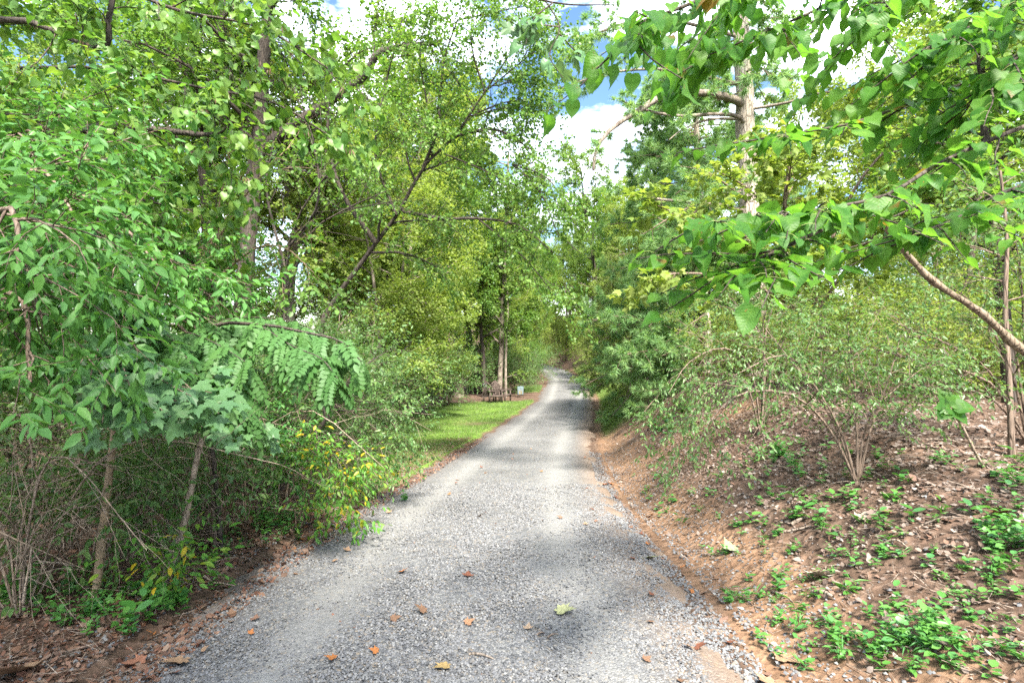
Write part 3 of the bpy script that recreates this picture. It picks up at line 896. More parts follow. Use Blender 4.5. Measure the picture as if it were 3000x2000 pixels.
random.seed(21)
LW = 'tall leafy tree in the dense wood left of the drive'
RWd = 'tall leafy tree in the woods beyond the right bank'
CW = 'leafy tree closing the view where the drive bends away'
left_far = [(-18, 26), (-25, 20), (-30, 32), (-19, 37), (-6, 43), (-38, 22), (-14, 50), (-3, 62), (-28, 52), (-45, 36), (-12, 66), (-4, 76), (-24, 74), (-1.2, 50), (.6, 64), (-9, 34), (-3.8, 24.5), (-2.6, 37.5)]
for i, (x, y) in enumerate(left_far):
    put([far_a, far_b, far_c][i % 3], x, y, random.random() * 6.28, random.uniform(.85, 1.2), LW, 'woods left of the drive')
cen = [(-2, 92), (6, 88), (13, 84), (2, 104), (10, 100), (-10, 96), (18, 94), (24, 106), (-18, 104), (12, 72), (16, 62), (10.5, 60), (4.5, 84), (8, 82), (1, 86), (9.5, 66), (3, 94), (8.6, 56), (7.5, 73)]
for i, (x, y) in enumerate(cen):
    put([far_a, far_b, far_c][i % 3], x, y, random.random() * 6.28, random.uniform(.8, 1.1), CW, 'trees at the end of the drive')
right_far = [(15, 30), (20, 25), (14, 42), (24, 34), (30, 24), (22, 46), (33, 36), (27, 17), (38, 28), (18, 54), (30, 52), (42, 42), (25, 66), (13, 50), (9.8, 32), (8.8, 43)]
for i, (x, y) in enumerate(right_far):
    put([far_b, far_b, far_a][i % 3], x, y, random.random() * 6.28, random.uniform(.75, 1.0), RWd, 'woods beyond the right bank')
mids = [(mid_a, -11.5, 11, 1.1), (mid_b, -4.2, 18.5, .95), (mid_a, -11.5, 18, 1.3), (mid_b, -4.6, 21, 1.0), (mid_a, -5.2, 27, 1.2), (mid_b, -14, 13, 1.2),
        (mid_b, -9, 23, 1.2), (mid_a, -1.6, 33, 1.1), (mid_b, -2.4, 40, 1.2), (mid_a, 0.6, 46, 1.0), (mid_b, 1.0, 55, 1.2), (mid_a, -9, 33, 1.3), (mid_b, -16, 22, 1.3)]
for i, (pr, x, y, sc) in enumerate(mids):
    put(pr, x, y, random.random() * 6.28, sc, 'slender understory tree among the taller trees left of the drive', 'understory trees left of the drive')
midr = [(mid_b, 10.5, 13.5, 1.0), (mid_b, 14, 18, 1.1), (mid_a, 15.5, 22, 1.1), (mid_b, 9.5, 36, 1.1), (mid_a, 9.5, 46, 1.1), (mid_b, 19, 13, 1.1), (mid_b, 9, 66, .9), (mid_a, 12, 78, .9)]
for i, (pr, x, y, sc) in enumerate(midr):
    put(pr, x, y, random.random() * 6.28, sc, 'slender understory tree standing on the flat above the right bank', 'understory trees on the right')
# unseen trees added behind the camera to shade the near drive
for (pr, x, y, sc) in [(far_a, .6, -7.2, .8), (far_b, 7.6, -7.0, .8), (far_c, 1.0, -12, .8)]:
    put(pr, x, y, random.random() * 6.28, sc, 'unseen tall tree added behind the camera to shade the near drive', 'added shade trees behind the camera')

# shrubs: left verge, behind the lawn, along the left edge
random.seed(31)
SL = [(shr_a, -3.5, 8.3, 1.0, 'privet shrub with dark arching stems, nearest to the left tip of the lawn'),
      (shr_b, -4.0, 9.6, 1.1, 'privet shrub just behind the one at the near tip of the lawn'),
      (shr_a, -4.3, 11.8, 1.1, 'bushy privet leaning over the middle of the lawn edge'),
      (shr_b, -4.8, 14.0, 1.25, 'wide privet shrub behind the middle of the lawn'),
      (shr_a, -4.2, 18.0, 1.2, 'privet shrub behind the lawn, left of the wooden chairs')]
for pr, x, y, sc, lb in SL:
    put(pr, x, y, random.random() * 6.28, sc, lb, 'privet shrubs along the left side')
for i, (x, y, sc) in enumerate([(-6.5, 11, 1.2), (-7.5, 15, 1.3), (-6.2, 19, 1.3), (-4.4, 23.5, 1.3), (-3.4, 28.5, 1.3), (-5.5, 29, 1.5), (-1.0, 35.5, 1.2), (.3, 36.5, 1.0), (-2.2, 36.5, 1.5), (1.2, 43.5, 1.15), (.2, 46, 1.4), (1.7, 50, 1.2), (1.2, 56, 1.4), (-6.5, 6.4, 1.0), (-8, 8.5, 1.1), (-9.5, 6.5, 1.2), (-6.2, 4.6, .9), (-6.6, 7.6, 1.1), (-4.6, 7.4, .9), (-7.2, 5.4, 1.1)]):
    put(shr_a if i % 2 else shr_b, x, y, random.random() * 6.28, sc, 'dense privet in the thicket that backs the lawn', 'privet thicket behind the lawn')
for i, (x, y, sc) in enumerate([(8.0, 14, 1.0), (10.5, 16.5, 1.2), (7.6, 18.5, .9), (6.5, 28, 1.1), (7.6, 35, 1.1), (9, 41, 1.2), (9.2, 52, 1.2), (12.5, 13, 1.3), (7, 77, 1.3), (4, 82, 1.5), (1, 84, 1.5), (9.5, 80, 1.6), (6, 86, 1.7), (-2, 86, 1.6), (12, 84, 1.8), (2, 92, 2.0), (7, 92, 2.0), (7.7, 47, 1.2), (8.2, 74, 1.4), (9.5, 70, 1.5), (11, 76, 1.8), (8.6, 65, 1.3), (7.6, 57, 1.0), (3.9, 71, 1.1), (5.2, 73, 1.3), (6.6, 71, 1.3), (4.8, 78, 1.6), (7, 76, 1.6), (9, 75, 1.6), (2.5, 79, 1.4), (.5, 80, 1.5), (6, 66.5, 1.0), (8.6, 10.2, 1.0), (6.6, 12.4, .9), (10.6, 8.8, 1.2), (5.2, 13.2, .8), (6.4, 16, 1.0), (11, 12, 1.3), (7.9, 22.5, 1.2), (14.5, 15, 1.5), (6.8, 9.2, .7), (8.4, 60, 1.1), (13.5, 9.5, 1.0), (16, 12, 1.3), (9.5, 11, .8), (9.2, 70, 1.3)]):
    put(shr_c, x, y, random.random() * 6.28, sc, 'yellow green bush on the flat above the right bank', 'bushes above the right bank')

# ------------------------------------------------------------------ individual left trees
def custom_tree(name, label, trunk, r0, r1, limbs, prm, per, lsize, mleaf, mbark, leaf=LEAF4W, sd=0, ncr=8, t0=.3, droop=.2, nj=.5, nmax=0, cat='tree', group=None, sub=None, pet=0.0, spread=.5, tipr=.3, jit=.03, trunk_sprout=True, tmpls=None, part='leaf', L0=None, trunk_n=14, minpx=9):
    random.seed(sd)
    pl = Plant()
    tp = bez(trunk, trunk_n)
    tr_ = list(np.linspace(r0, r1, trunk_n + 1))
    tr_[0] *= 1.25
    pl.tubes[0].append((tp, tr_))
    if trunk_sprout: pl.sprout(tp, tr_, 0, prm, t0=t0, ncount=ncr, L0=L0)
    lt = []
    for (pts, a, b, ns_) in limbs:
        bp_ = bez(pts, 12); br = list(np.linspace(a, b, 13))
        lt.append((bp_, br))
        pl.sprout(bp_, br, 1, prm, t0=.15, ncount=ns_, L0=L0)
        pl.twigs.append(bp_[-4:])
    base = Vector(trunk[0])
    root = thing(name, base, label, cat, group)
    link('trunk', tubes_mesh('trunk', shift(pl.tubes[0], base), sides), mbark, root)
    for t in lt:
        link('limb', tubes_mesh('limb', shift([t], base), sides), mbark, root)
    rest = pl.tubes[1] + pl.tubes[2] + pl.tubes[3]
    if rest: link('branch', tubes_mesh('branch', shift(rest, base), sides), mbark, root)
    if per:
        arr = leaves_from(pl.twigs, per, lsize, spread, droop, nj, pet, jit)
        if nmax:
            leaf_objects(root, name, tmpls or [leaf], mleaf, arr, nmax, part=part, minpx=minpx)
        else:
            p_, d_, n_, s_ = arr
            link('crown', scatter('crown', leaf, p_ - np.array(base), d_, n_, s_), mleaf, root)
    return root, pl

def gp(px, d, dz=-.1):
    x = (px - 1500) / F * d
    return np.array([x, d, ground(x, d) + dz])

# big dark trunk left of centre
custom_tree('oak_tree', 'big dark trunked tree with a knot hole, left of centre in the wood', [gp(700, 14), P(715, 850, 14), P(745, 520, 14), P(760, 400, 14), P(770, 200, 13.8), P(800, -100, 13.5), P(820, -500, 13)], .24, .10,
            [([P(790, 420, 14), P(900, 340, 13.2), P(1060, 230, 12.6), P(1120, 150, 12.3), P(1290, 125, 12)], .14, .05, 10),
             ([P(700, 720, 14), P(650, 830, 13.6), P(640, 690, 13.2), P(560, 600, 13)], .08, .03, 5)],
            dict(PM, len=[0, 3.8, 1.6, .8], up=[0, 0, 0, -.03]), 21, .095, M_MID, M_BARKD, sd=41, ncr=14, t0=.38)
custom_tree('oak_tree', 'rough grey trunked tree just left of the dark tree with the knot hole', [gp(630, 15.5), P(615, 600, 15.5), P(600, 450, 15.4), P(640, 380, 15.2), P(650, 100, 15), P(640, -400, 15)], .24, .1,
            [], dict(PM, len=[0, 3.8, 1.6, .8]), 20, .1, M_MID, M_BARKD, sd=42, ncr=15, t0=.32)
custom_tree('woodland_tree', 'leaning double stemmed tree between the big trunks and the lawn', [gp(870, 17), P(850, 830, 17), P(880, 650, 16.5), P(830, 500, 16), P(840, 200, 16)], .16, .05,
            [([gp(790, 17, 0), P(830, 800, 17), P(855, 700, 17), P(880, 600, 16.8)], .12, .05, 3)], dict(PM, len=[0, 3, 1.3, .7]), 28, .10, M_FAR2, M_BARK, sd=43, ncr=14, t0=.25)
custom_tree('woodland_tree', 'tree with a pair of brown trunks behind the privet thicket', [gp(1115, 27), P(1105, 900, 27), P(1115, 780, 27), P(1125, 500, 26), P(1130, 150, 26)], .26, .08,
            [([gp(1150, 27, 0), P(1135, 850, 27), P(1140, 700, 27), P(1150, 500, 27)], .16, .06, 3)], dict(PM, len=[0, 4, 1.8, .9]), 30, .13, M_FAR, M_BARK, sd=44, ncr=15, t0=.25)
custom_tree('woodland_tree', 'slim straight tree rising right behind the wooden chairs', [gp(1463, 33.5), P(1468, 1050, 33.5), P(1472, 900, 33.5), P(1480, 700, 33), P(1490, 450, 33)], .19, .06,
            [([gp(1482, 33, 0), P(1482, 1050, 33), P(1488, 900, 33), P(1480, 800, 33)], .09, .04, 2)], dict(PM, len=[0, 3.2, 1.5, .8]), 28, .13, M_FAR, M_BARK, sd=45, ncr=14, t0=.3)
custom_tree('woodland_tree', 'straight grey trunk left of the slim tree behind the chairs', [gp(1345, 34), P(1340, 900, 34), P(1345, 800, 34), P(1350, 500, 34)], .28, .1,
            [], dict(PM, len=[0, 3.8, 1.6, .9]), 28, .14, M_FAR2, M_BARK, sd=46, ncr=14, t0=.3)
# slender leaning maple whose sprays cross the sky gap
custom_tree('maple_tree', 'slender dark maple leaning right, its forked limb crossing towards the sky gap', [gp(890, 11), P(940, 960, 10.8), P(1035, 805, 10.5), P(1110, 700, 10.3), P(1170, 620, 10), P(1240, 490, 9.8), P(1330, 400, 9.5), P(1420, 270, 9.3), P(1500, 150, 9)], .058, .012,
            [([P(1240, 490, 9.8), P(1275, 400, 9.6), P(1290, 300, 9.5), P(1300, 180, 9.3), P(1340, 60, 9)], .035, .012, 8),
             ([P(1180, 620, 10), P(1300, 640, 9.6), P(1400, 640, 9.4), P(1520, 660, 9.2), P(1620, 740, 9)], .035, .01, 9),
             ([P(1330, 400, 9.5), P(1450, 380, 9.2), P(1560, 440, 9)], .03, .01, 8),
             ([P(1100, 710, 10.3), P(1000, 560, 10), P(960, 380, 9.8), P(980, 150, 9.6)], .05, .012, 10),
             ([P(1500, 480, 9.3), P(1580, 560, 9.2), P(1640, 700, 9.1)], .02, .008, 7),
             ([P(1420, 270, 9.3), P(1380, 120, 9.2), P(1400, -50, 9)], .02, .006, 8), ([P(1400, 330, 9.3), P(1480, 300, 9.2), P(1570, 290, 9)], .015, .005, 9), ([P(1500, 480, 9.2), P(1600, 520, 9), P(1660, 600, 8.8)], .015, .005, 8), ([P(1420, 270, 9.3), P(1530, 180, 9), P(1620, 110, 8.8)], .015, .005, 9), ([P(1340, 60, 9), P(1480, 30, 9), P(1590, 10, 8.8)], .015, .005, 9), ([P(1400, 640, 9.4), P(1540, 760, 9.2), P(1650, 900, 9)], .015, .005, 8), ([P(1300, 450, 9.5), P(1420, 500, 9.2), P(1540, 560, 9)], .015, .005, 9), ([P(1250, 300, 9.6), P(1230, 150, 9.5), P(1260, 20, 9.4)], .015, .005, 9),
             ([P(1160, 630, 10), P(1100, 450, 9.9), P(1130, 250, 9.8), P(1180, 50, 9.6)], .03, .008, 8)],
            dict(PM, n=[12, 8, 7, 0], len=[0, 1.8, 1.1, .55], rad=[.1, .03, .010, .004], ang=[55, 48, 45, 0], flat=.6, up=[0, .02, .0, -.04]), 18, .058, M_MID, M_BARKD, leaf=LEAF4W, sd=47, ncr=12, t0=.3, droop=.5, nj=.7)

# overhanging podded redbud, upper left
prR = dict(PM, n=[9, 8, 6, 0], len=[0, 1.7, .9, .45], rad=[.06, .02, .008, .003], ang=[60, 48, 45, 0], flat=.5, up=[0, -.02, -.03, -.06])
tA, plA = custom_tree('redbud_tree', 'redbud hung with brown seed pods, its dark arching limbs across the upper left', [(-5.9, 5.2, ground(-5.9, 5.2) - .1), (-5.8, 5.2, 1.5), (-5.7, 5.3, 3.0), (-5.5, 5.4, 4.8), (-4.9, 5.5, 6.4)], .10, .04,
            [([P(-260, 40, 5.4), P(-60, 60, 5.4), P(80, 62, 5.2), P(200, 110, 5.1), P(310, 145, 5.0), P(318, 60, 5.0), P(345, -80, 5)], .032, .022, 10),
             ([P(172, 452, 5.6), P(210, 395, 5.4), P(300, 370, 5.2), P(420, 375, 5.0), P(560, 392, 4.9), P(640, 392, 4.8), P(690, 350, 4.7)], .045, .014, 10),
             ([P(172, 452, 5.6), P(270, 485, 5.5), P(400, 540, 5.5), P(480, 640, 5.6), P(540, 740, 5.7), P(640, 860, 5.8), P(650, 910, 5.8)], .03, .02, 8),
             ([P(60, 200, 5.6), P(300, 200, 5.3), P(600, 260, 5.1), P(800, 300, 5.0), P(1000, 420, 4.9)], .018, .006, 6),
             ([P(300, -60, 5.2), P(520, 30, 5), P(760, 80, 4.9), P(960, 200, 4.8)], .018, .006, 8),
             ([P(-50, 420, 5.2), P(100, 500, 5.0), P(300, 560, 4.9), P(480, 600, 4.8)], .03, .008, 12)],
            prR, 9, .085, M_MID, M_BARKD, leaf=LEAF6, sd=48, ncr=8, t0=.45, droop=.5, nj=.7, nmax=300, tmpls=[HEART, HEART2], pet=.01)
# pods
random.seed(5)
tw = [t for t in plA.twigs if t[0].z > 3.0]
sel = random.sample(tw, min(190, len(tw)))
pp = []
for t in sel:
    c = t[1]
    for k in range(7): pp.append((c.x + random.gauss(0, .02), c.y + random.gauss(0, .02), c.z))
pp = np.array(pp); nP = len(pp)
POD = T([(0, 0, 0), (.09, .4, 0), (0, 1, 0), (-.09, .4, 0)], [(0, 1, 2, 3)])
dd = np.array([0, 0, -1.]) + .3 * rng.standard_normal((nP, 3))
link('seed_pod', scatter('seed_pod', POD, pp - np.array(tA.location), dd, rng.standard_normal((nP, 3)), rng.uniform(.05, .085, nP)), M_POD, tA, 'stuff')

# thin bare twig fans in the middle left
def bare(name, label, stems, r, mat, sd, prm, n, group=None, cat='shrub', part='stem'):
    random.seed(sd); pl = Plant()
    for pts in stems:
        b = bez(pts, 10); rr = list(np.linspace(r, r * .25, 11)); pl.tubes[0].append((b, rr)); pl.sprout(b, rr, 0, prm, t0=.2, ncount=n)
    base = Vector(stems[0][0]); root = thing(name, base, label, cat, group)
    for t in shift(pl.tubes[0], base): link(part, tubes_mesh(part, [t], sides), mat, root)
    rest = pl.tubes[1] + pl.tubes[2] + pl.tubes[3]
    link('twig', tubes_mesh('twig', shift(rest, base), sides), mat, root)
    return root, pl
PB = dict(n=[6, 4, 0], t0=[.2, .1, 0], ang=[32, 35, 0], len=[0, 1.0, .5], rad=[.01, .006, .003], seg=[7, 5, 3], wob=[.05, .09, .12], up=[0, -.02, -.04], sh=.3)
bare('bare_sapling', 'leafless dark sapling whose fine twigs fan out in the middle of the left wood',
     [[gp(820, 8), P(830, 1000, 8), P(850, 700, 7.6), P(950, 520, 7.2), P(1050, 430, 7)],
      [P(835, 900, 8), P(900, 700, 7.5), P(1000, 620, 7.2), P(1130, 560, 7)],
      [P(840, 800, 7.8), P(780, 560, 7.6), P(800, 380, 7.4), P(700, 230, 7.2)],
      [P(850, 720, 7.8), P(930, 600, 7.4), P(920, 420, 7.2), P(860, 260, 7)]], .022, M_BARKD, 51, dict(PB, len=[0, 1.5, .8]), 9, cat='tree')

# ------------------------------------------------------------------ near left shrubs, 2.5 - 6 m away
prN = dict(n=[10, 8, 0], t0=[.12, .08, 0], ang=[50, 48, 0], len=[0, 1.0, .42], rad=[.03, .010, .004], seg=[8, 5, 3],
           wob=[.08, .14, .18], up=[-.03, -.05, -.10], sh=.25, tip=.2, flat=.2)
def near_shrub(label, base, tips, r, lsize, per, sd, mat, leaf=[LEAF6], nmax=300, ncount=11, name='olive_shrub', mbark=M_TWIG, L0=1.0, droop=.35, nj=.5, prm=prN, minpx=16, t0=.25, part='leaf', group=None, pet=0.0, spread=.5, zmin=-9):
    random.seed(sd); pl = Plant(); base = Vector(base)
    st = []
    for tp in tips:
        pts = [base] + [Vector(p) for p in tp]
        b = bez(pts, 12); rr = list(np.linspace(r, r * .25, 13)); st.append((b, rr)); pl.sprout(b, rr, 0, prm, t0=t0, ncount=ncount, L0=L0); pl.twigs.append(b[-3:])
    root = thing(name, base, label, 'shrub', group)
    for t in shift(st, base): link('stem', tubes_mesh('stem', [t], sides), mbark, root)
    rest = [t for t in pl.tubes[1] + pl.tubes[2] + pl.tubes[3] if min(p.z for p in t[0]) > zmin]
    link('twig', tubes_mesh('twig', shift(rest, base), sides), mbark, root)
    pl.twigs = [t for t in pl.twigs if min(p.z for p in t) > zmin]
    arr = leaves_from(pl.twigs, per, lsize, spread, droop, nj, pet, .01)
    leaf_objects(root, 'leaf', leaf, mat, arr, nmax, part=part, minpx=minpx)
    return root

near_shrub('large arching shrub with long glossy leaves filling the left edge of the view', (-4.4, 3.6, ground(-4.4, 3.6)),
           [[(-4.3, 3.6, 1.8), P(60, 500, 3.6), P(260, 700, 3.2)], [(-4.2, 3.4, 1.7), P(-20, 700, 3.1), P(130, 950, 2.8)],
            [(-4.3, 3.8, 1.8), P(100, 560, 4.0), P(330, 640, 4.0), P(480, 800, 3.9)], [(-4.0, 3.3, 1.5), P(10, 850, 2.9), P(90, 1120, 2.6)],
            [(-4.3, 3.9, 1.9), P(20, 400, 4.2), P(240, 480, 4.2)], [(-4.2, 3.6, 1.6), P(0, 760, 3.6), P(100, 880, 3.4)],
            [(-4.2, 3.4, 1.5), P(-30, 620, 2.7), P(60, 800, 2.5)]],
           .03, .084, 15, 61, M_NEAR, ncount=13, zmin=1.22)
near_shrub('arching shrub with oval leaves behind the left edge shrub, sloping down to the locust', (-4.3, 5.6, ground(-4.3, 5.6)),
           [[(-4.1, 5.5, 1.8), P(200, 560, 5.2), P(420, 700, 5.0), P(600, 860, 4.8)], [(-4.2, 5.5, 1.9), P(150, 450, 5.6), P(350, 560, 5.5), P(560, 740, 5.3)],
            [(-4.0, 5.4, 1.5), P(350, 800, 5.0), P(520, 950, 4.7), P(650, 1060, 4.6)], [(-4.2, 5.5, 1.6), P(80, 650, 5.0), P(240, 760, 4.8), P(380, 920, 4.6)],
            [(-4.4, 5.6, 2.0), P(60, 380, 5.8), P(220, 420, 5.7)], [(-3.9, 5.4, 1.2), P(420, 850, 5.6), P(560, 900, 5.5), P(680, 960, 5.4)]],
           .03, .068, 15, 62, M_NEAR, ncount=12, zmin=1.35)
near_shrub('dark leafy sapling with a red brown stem standing in front of the wood at left', gp(540, 6.2),
           [[P(560, 1000, 6.1), P(610, 760, 6.0), P(650, 560, 5.9), P(680, 400, 5.8)], [P(600, 900, 6.1), P(640, 700, 6.0), P(760, 520, 5.8), P(860, 420, 5.7)],
            [P(560, 1000, 6.1), P(500, 760, 6), P(430, 560, 5.9)], [P(580, 950, 6), P(700, 760, 5.8), P(820, 720, 5.7), P(920, 800, 5.6)]],
           .02, .065, 9, 63, M_MID, ncount=8, name='woodland_sapling', mbark=M_TAN, L0=.8, nmax=260, leaf=[LEAFOV])

# undergrowth leaves hanging below (left foreground bushes)
for (lb, b, tips, sd, mt, nn, ls) in [
    ('leafy bush behind the tan pole trunk', gp(260, 4.4), [[P(200, 1500, 4.3), P(120, 1350, 4.1)], [P(300, 1500, 4.3), P(380, 1380, 4.2)], [P(260, 1450, 4.3), P(250, 1250, 4.3)], [P(160, 1600, 4.0), P(40, 1520, 3.8)], [P(330, 1580, 4.2), P(420, 1500, 4.0)]], 64, M_SHRUB, 6, .07),
    ('low bush with thin arching canes between the two leaning stems', gp(520, 5.2), [[P(560, 1400, 5.1), P(600, 1300, 5)], [P(450, 1400, 5.1), P(380, 1330, 5)], [P(520, 1380, 5.1), P(520, 1250, 5)], [P(620, 1450, 5.0), P(700, 1380, 4.9)]], 65, M_SHRUB, 6, .06),
    ('bright leaved bush at the foot of the shrubs left of the gravel', gp(720, 6.0), [[P(700, 1330, 5.9), P(660, 1240, 5.8)], [P(760, 1330, 5.9), P(800, 1260, 5.8)], [P(820, 1400, 5.8), P(900, 1350, 5.7)], [P(720, 1280, 5.9), P(740, 1180, 5.9)], [P(650, 1420, 5.8), P(590, 1400, 5.7)]], 66, M_WEED, 7, .06),
    ('dark green bush under the locust sprays', gp(870, 7.0), [[P(880, 1220, 6.9), P(860, 1100, 6.9)], [P(820, 1220, 6.9), P(760, 1130, 6.9)], [P(900, 1240, 6.9), P(960, 1150, 6.8)], [P(850, 1280, 6.8), P(900, 1000, 7)]], 67, M_SHRUB, 9, .06),
    ('bush with dark arching stems reaching out over the litter towards the drive', gp(960, 6.9), [[P(1020, 1260, 6.8), P(1100, 1200, 6.6), P(1180, 1220, 6.5)], [P(1000, 1200, 6.9), P(1080, 1080, 6.9)], [P(980, 1160, 7), P(1000, 1020, 7)], [P(1060, 1320, 6.6), P(1140, 1300, 6.5)], [P(1040, 1220, 6.8), P(1160, 1120, 6.8)]], 68, M_SHRUB, 9, .055)]:
    near_shrub(lb, b, tips, .009, ls, 13, sd, mt, ncount=nn, name='wild_bush', L0=.6, nmax=150, t0=.3, mbark=M_CANE)

# yellowing sprig and branch
near_shrub('small sprig with yellow green leaves growing at the foot of the leaning stem', gp(490, 3.9), [[P(500, 1650, 3.85), P(515, 1600, 3.8)], [P(475, 1690, 3.85), P(460, 1660, 3.8)], [P(520, 1690, 3.8), P(545, 1655, 3.75)]], .006, .07, 4, 69, M_YEL, ncount=3, name='seedling_bush', L0=.25, nmax=100, t0=.4)
near_shrub('low bush with yellowing leaves overhanging the litter at the left road edge', gp(870, 5.6), [[P(900, 1420, 5.5), P(960, 1370, 5.4), P(1040, 1380, 5.3)], [P(920, 1440, 5.4), P(1000, 1440, 5.2), P(1000, 1500, 5.1)], [P(860, 1400, 5.5), P(880, 1330, 5.5)], [P(940, 1400, 5.4), P(1040, 1320, 5.3)]], .008, .065, 8, 70, M_YEL, ncount=5, name='wild_bush', L0=.4, nmax=160, t0=.3)

# tan pole trunk and leaning stems
def pole(label, pts, r0, r1, mat, name='bare_sapling', n=14):
    b = bez(pts, n); base = Vector(pts[0]); root = thing(name, base, label, 'tree')
    rr = list(np.linspace(r0, r1, n + 1)); rr[0] *= 1.2
    link('trunk', tubes_mesh('trunk', shift([(b, rr)], base), lambda r: 10), mat, root)
    return root, b, rr
root, b, rr = pole('smooth tan pole trunk standing alone at the lower left', [gp(277, 3.75), P(300, 1560, 3.8), P(318, 1400, 3.85), P(335, 1250, 3.9), P(330, 1100, 3.95), P(320, 950, 4)], .027, .018, M_TAN)
# grey green maple leaves carried by the pole sapling
mp = []
random.seed(8)
pl = Plant()
for tgt in [(480, 1180, 3.0), (620, 1150, 3.3), (330, 1180, 3.1), (240, 1080, 3.2), (560, 1230, 2.9), (420, 1060, 3.3), (680, 1270, 3.4), (300, 1000, 3.4), (780, 1230, 3.8), (400, 1200, 2.9), (350, 800, 4.0), (230, 1250, 3.1), (520, 1100, 3.1), (640, 1210, 3.1), (450, 900, 3.6), (380, 1130, 2.7), (560, 1160, 2.8), (300, 1240, 2.8), (500, 1220, 2.8), (250, 1160, 2.7), (660, 1190, 2.9), (440, 1260, 2.8)]:
    s0 = b[random.randint(8, 13)]
    bb = bez([s0, (Vector(P(*tgt)) + s0) * .5 + Vector((0, 0, .12)), P(*tgt)], 7)
    pl.tubes[1].append((bb, list(np.linspace(.007, .003, 8)))); pl.twigs.append(bb[2:])
    pl.sprout(bb, [.005] * 8, 1, dict(n=[0, 2], t0=[0, .3], ang=[0, 45], len=[0, 0, .3], rad=[0, 0, .003], seg=[0, 0, 4], wob=[0, 0, .1], up=[0, 0, -.02]), ncount=2)
link('branch', tubes_mesh('branch', shift(pl.tubes[1] + pl.tubes[2], root.location), sides), M_TWIG, root)
arr = leaves_from(pl.twigs, 9, .10, .6, .35, .30, .03, .03)
arr = (arr[0], arr[1], arr[2] + np.array([.25, -.75, 0]), arr[3])
leaf_objects(root, 'leaf', [MAPLE, maple(.3)], M_MAPLE, arr, 300, minpx=10)
pole('leaning grey brown stem with a crook, right of the tan pole trunk', [gp(455, 3.9), P(520, 1600, 4.1), P(550, 1480, 4.2), P(575, 1350, 4.3), P(600, 1240, 4.4), P(590, 1100, 4.5)], .026, .018, M_CANE)
pole('thin crooked stem behind the leaning one, next to the litter', [gp(632, 5.1), P(625, 1400, 5.1), P(615, 1300, 5.1), P(610, 1150, 5.1)], .03, .02, M_TWIG)
# long limb that leans over the locust
custom_tree('wild_cherry_tree', 'long thin black limb arching up right above the left lawn edge', [gp(745, 6.6), P(800, 1400, 6.5), P(900, 1300, 6.4), P(970, 1210, 6.3), P(1000, 1170, 6.3), P(1050, 1060, 6.2)], .045, .015,
            [([P(900, 1300, 6.4), P(980, 1270, 6.2), P(1060, 1300, 6.1)], .018, .007, 3)], dict(PM, n=[8, 5, 4, 0], len=[0, .9, .6, .35], rad=[.03, .012, .006, .003]), 8, .06, M_SHRUB, M_BARKD, leaf=LEAF6, sd=71, ncr=9, t0=.4)

# locust: sprays of compound leaves
def locust():
    random.seed(77)
    base = gp(650, 5.0)
    root = thing('locust_sapling', base, 'young locust with sprays of rounded compound leaves reaching right over the shrubs', 'tree')
    pl = Plant()
    stems = [[base, P(620, 1300, 4.8), P(560, 1080, 4.6), P(600, 960, 4.4), P(760, 950, 4.2), P(900, 975, 4.0), P(1000, 1000, 3.9), P(1060, 1060, 3.8)],
             [P(560, 1080, 4.6), P(540, 980, 4.3), P(620, 1000, 3.9), P(720, 1060, 3.7)],
             [P(560, 1080, 4.6), P(460, 960, 4.2), P(520, 1010, 3.8), P(580, 1100, 3.6)],
             [P(600, 960, 4.4), P(700, 930, 4.5), P(850, 940, 4.5), P(960, 985, 4.4)],
             [P(620, 970, 4.4), P(650, 1040, 3.9), P(690, 1150, 3.6), P(700, 1200, 3.5)],
             [P(760, 950, 4.2), P(850, 1010, 3.9), P(940, 1050, 3.7), P(990, 1110, 3.6)]]
    pos = []; di = []; nm = []; sz = []
    for k, s_ in enumerate(stems):
        b = bez(s_, 16); rr = list(np.linspace(.024, .003, 17) if k == 0 else np.linspace(.007, .003, 17)); pl.tubes[0].append((b, rr))
        st = 7 if k == 0 else 2
        for i in range(st, 17):
            d = (b[min(i + 1, 16)] - b[i - 1]).normalized(); side = d.cross(Vector((0, 0, 1))).normalized()
            for sg in (1, -1):
              for rep in range(2):
                v = d * random.uniform(.15, .4) + side * sg * random.uniform(.3, .6) + Vector((0, 0, random.uniform(-.65, -.1))) + rv(.14)
                pos.append(b[i].lerp(b[i - 1], random.random()) + rv(.015)); di.append(v); nm.append(Vector((0, -.35, 1)) + rv(.25)); sz.append(random.uniform(.19, .28))
    link('stem', tubes_mesh('stem', shift(pl.tubes[0], root.location), sides), M_BARKD, root)
    leaf_objects(root, 'x', [FROND, FROND_B, FROND_C, FROND_D], M_LOCUST, (np.array(pos), np.array([tuple(a) for a in di]), np.array([tuple(a) for a in nm]), np.array(sz)), 260, part='compound_leaf', minpx=8)
locust()

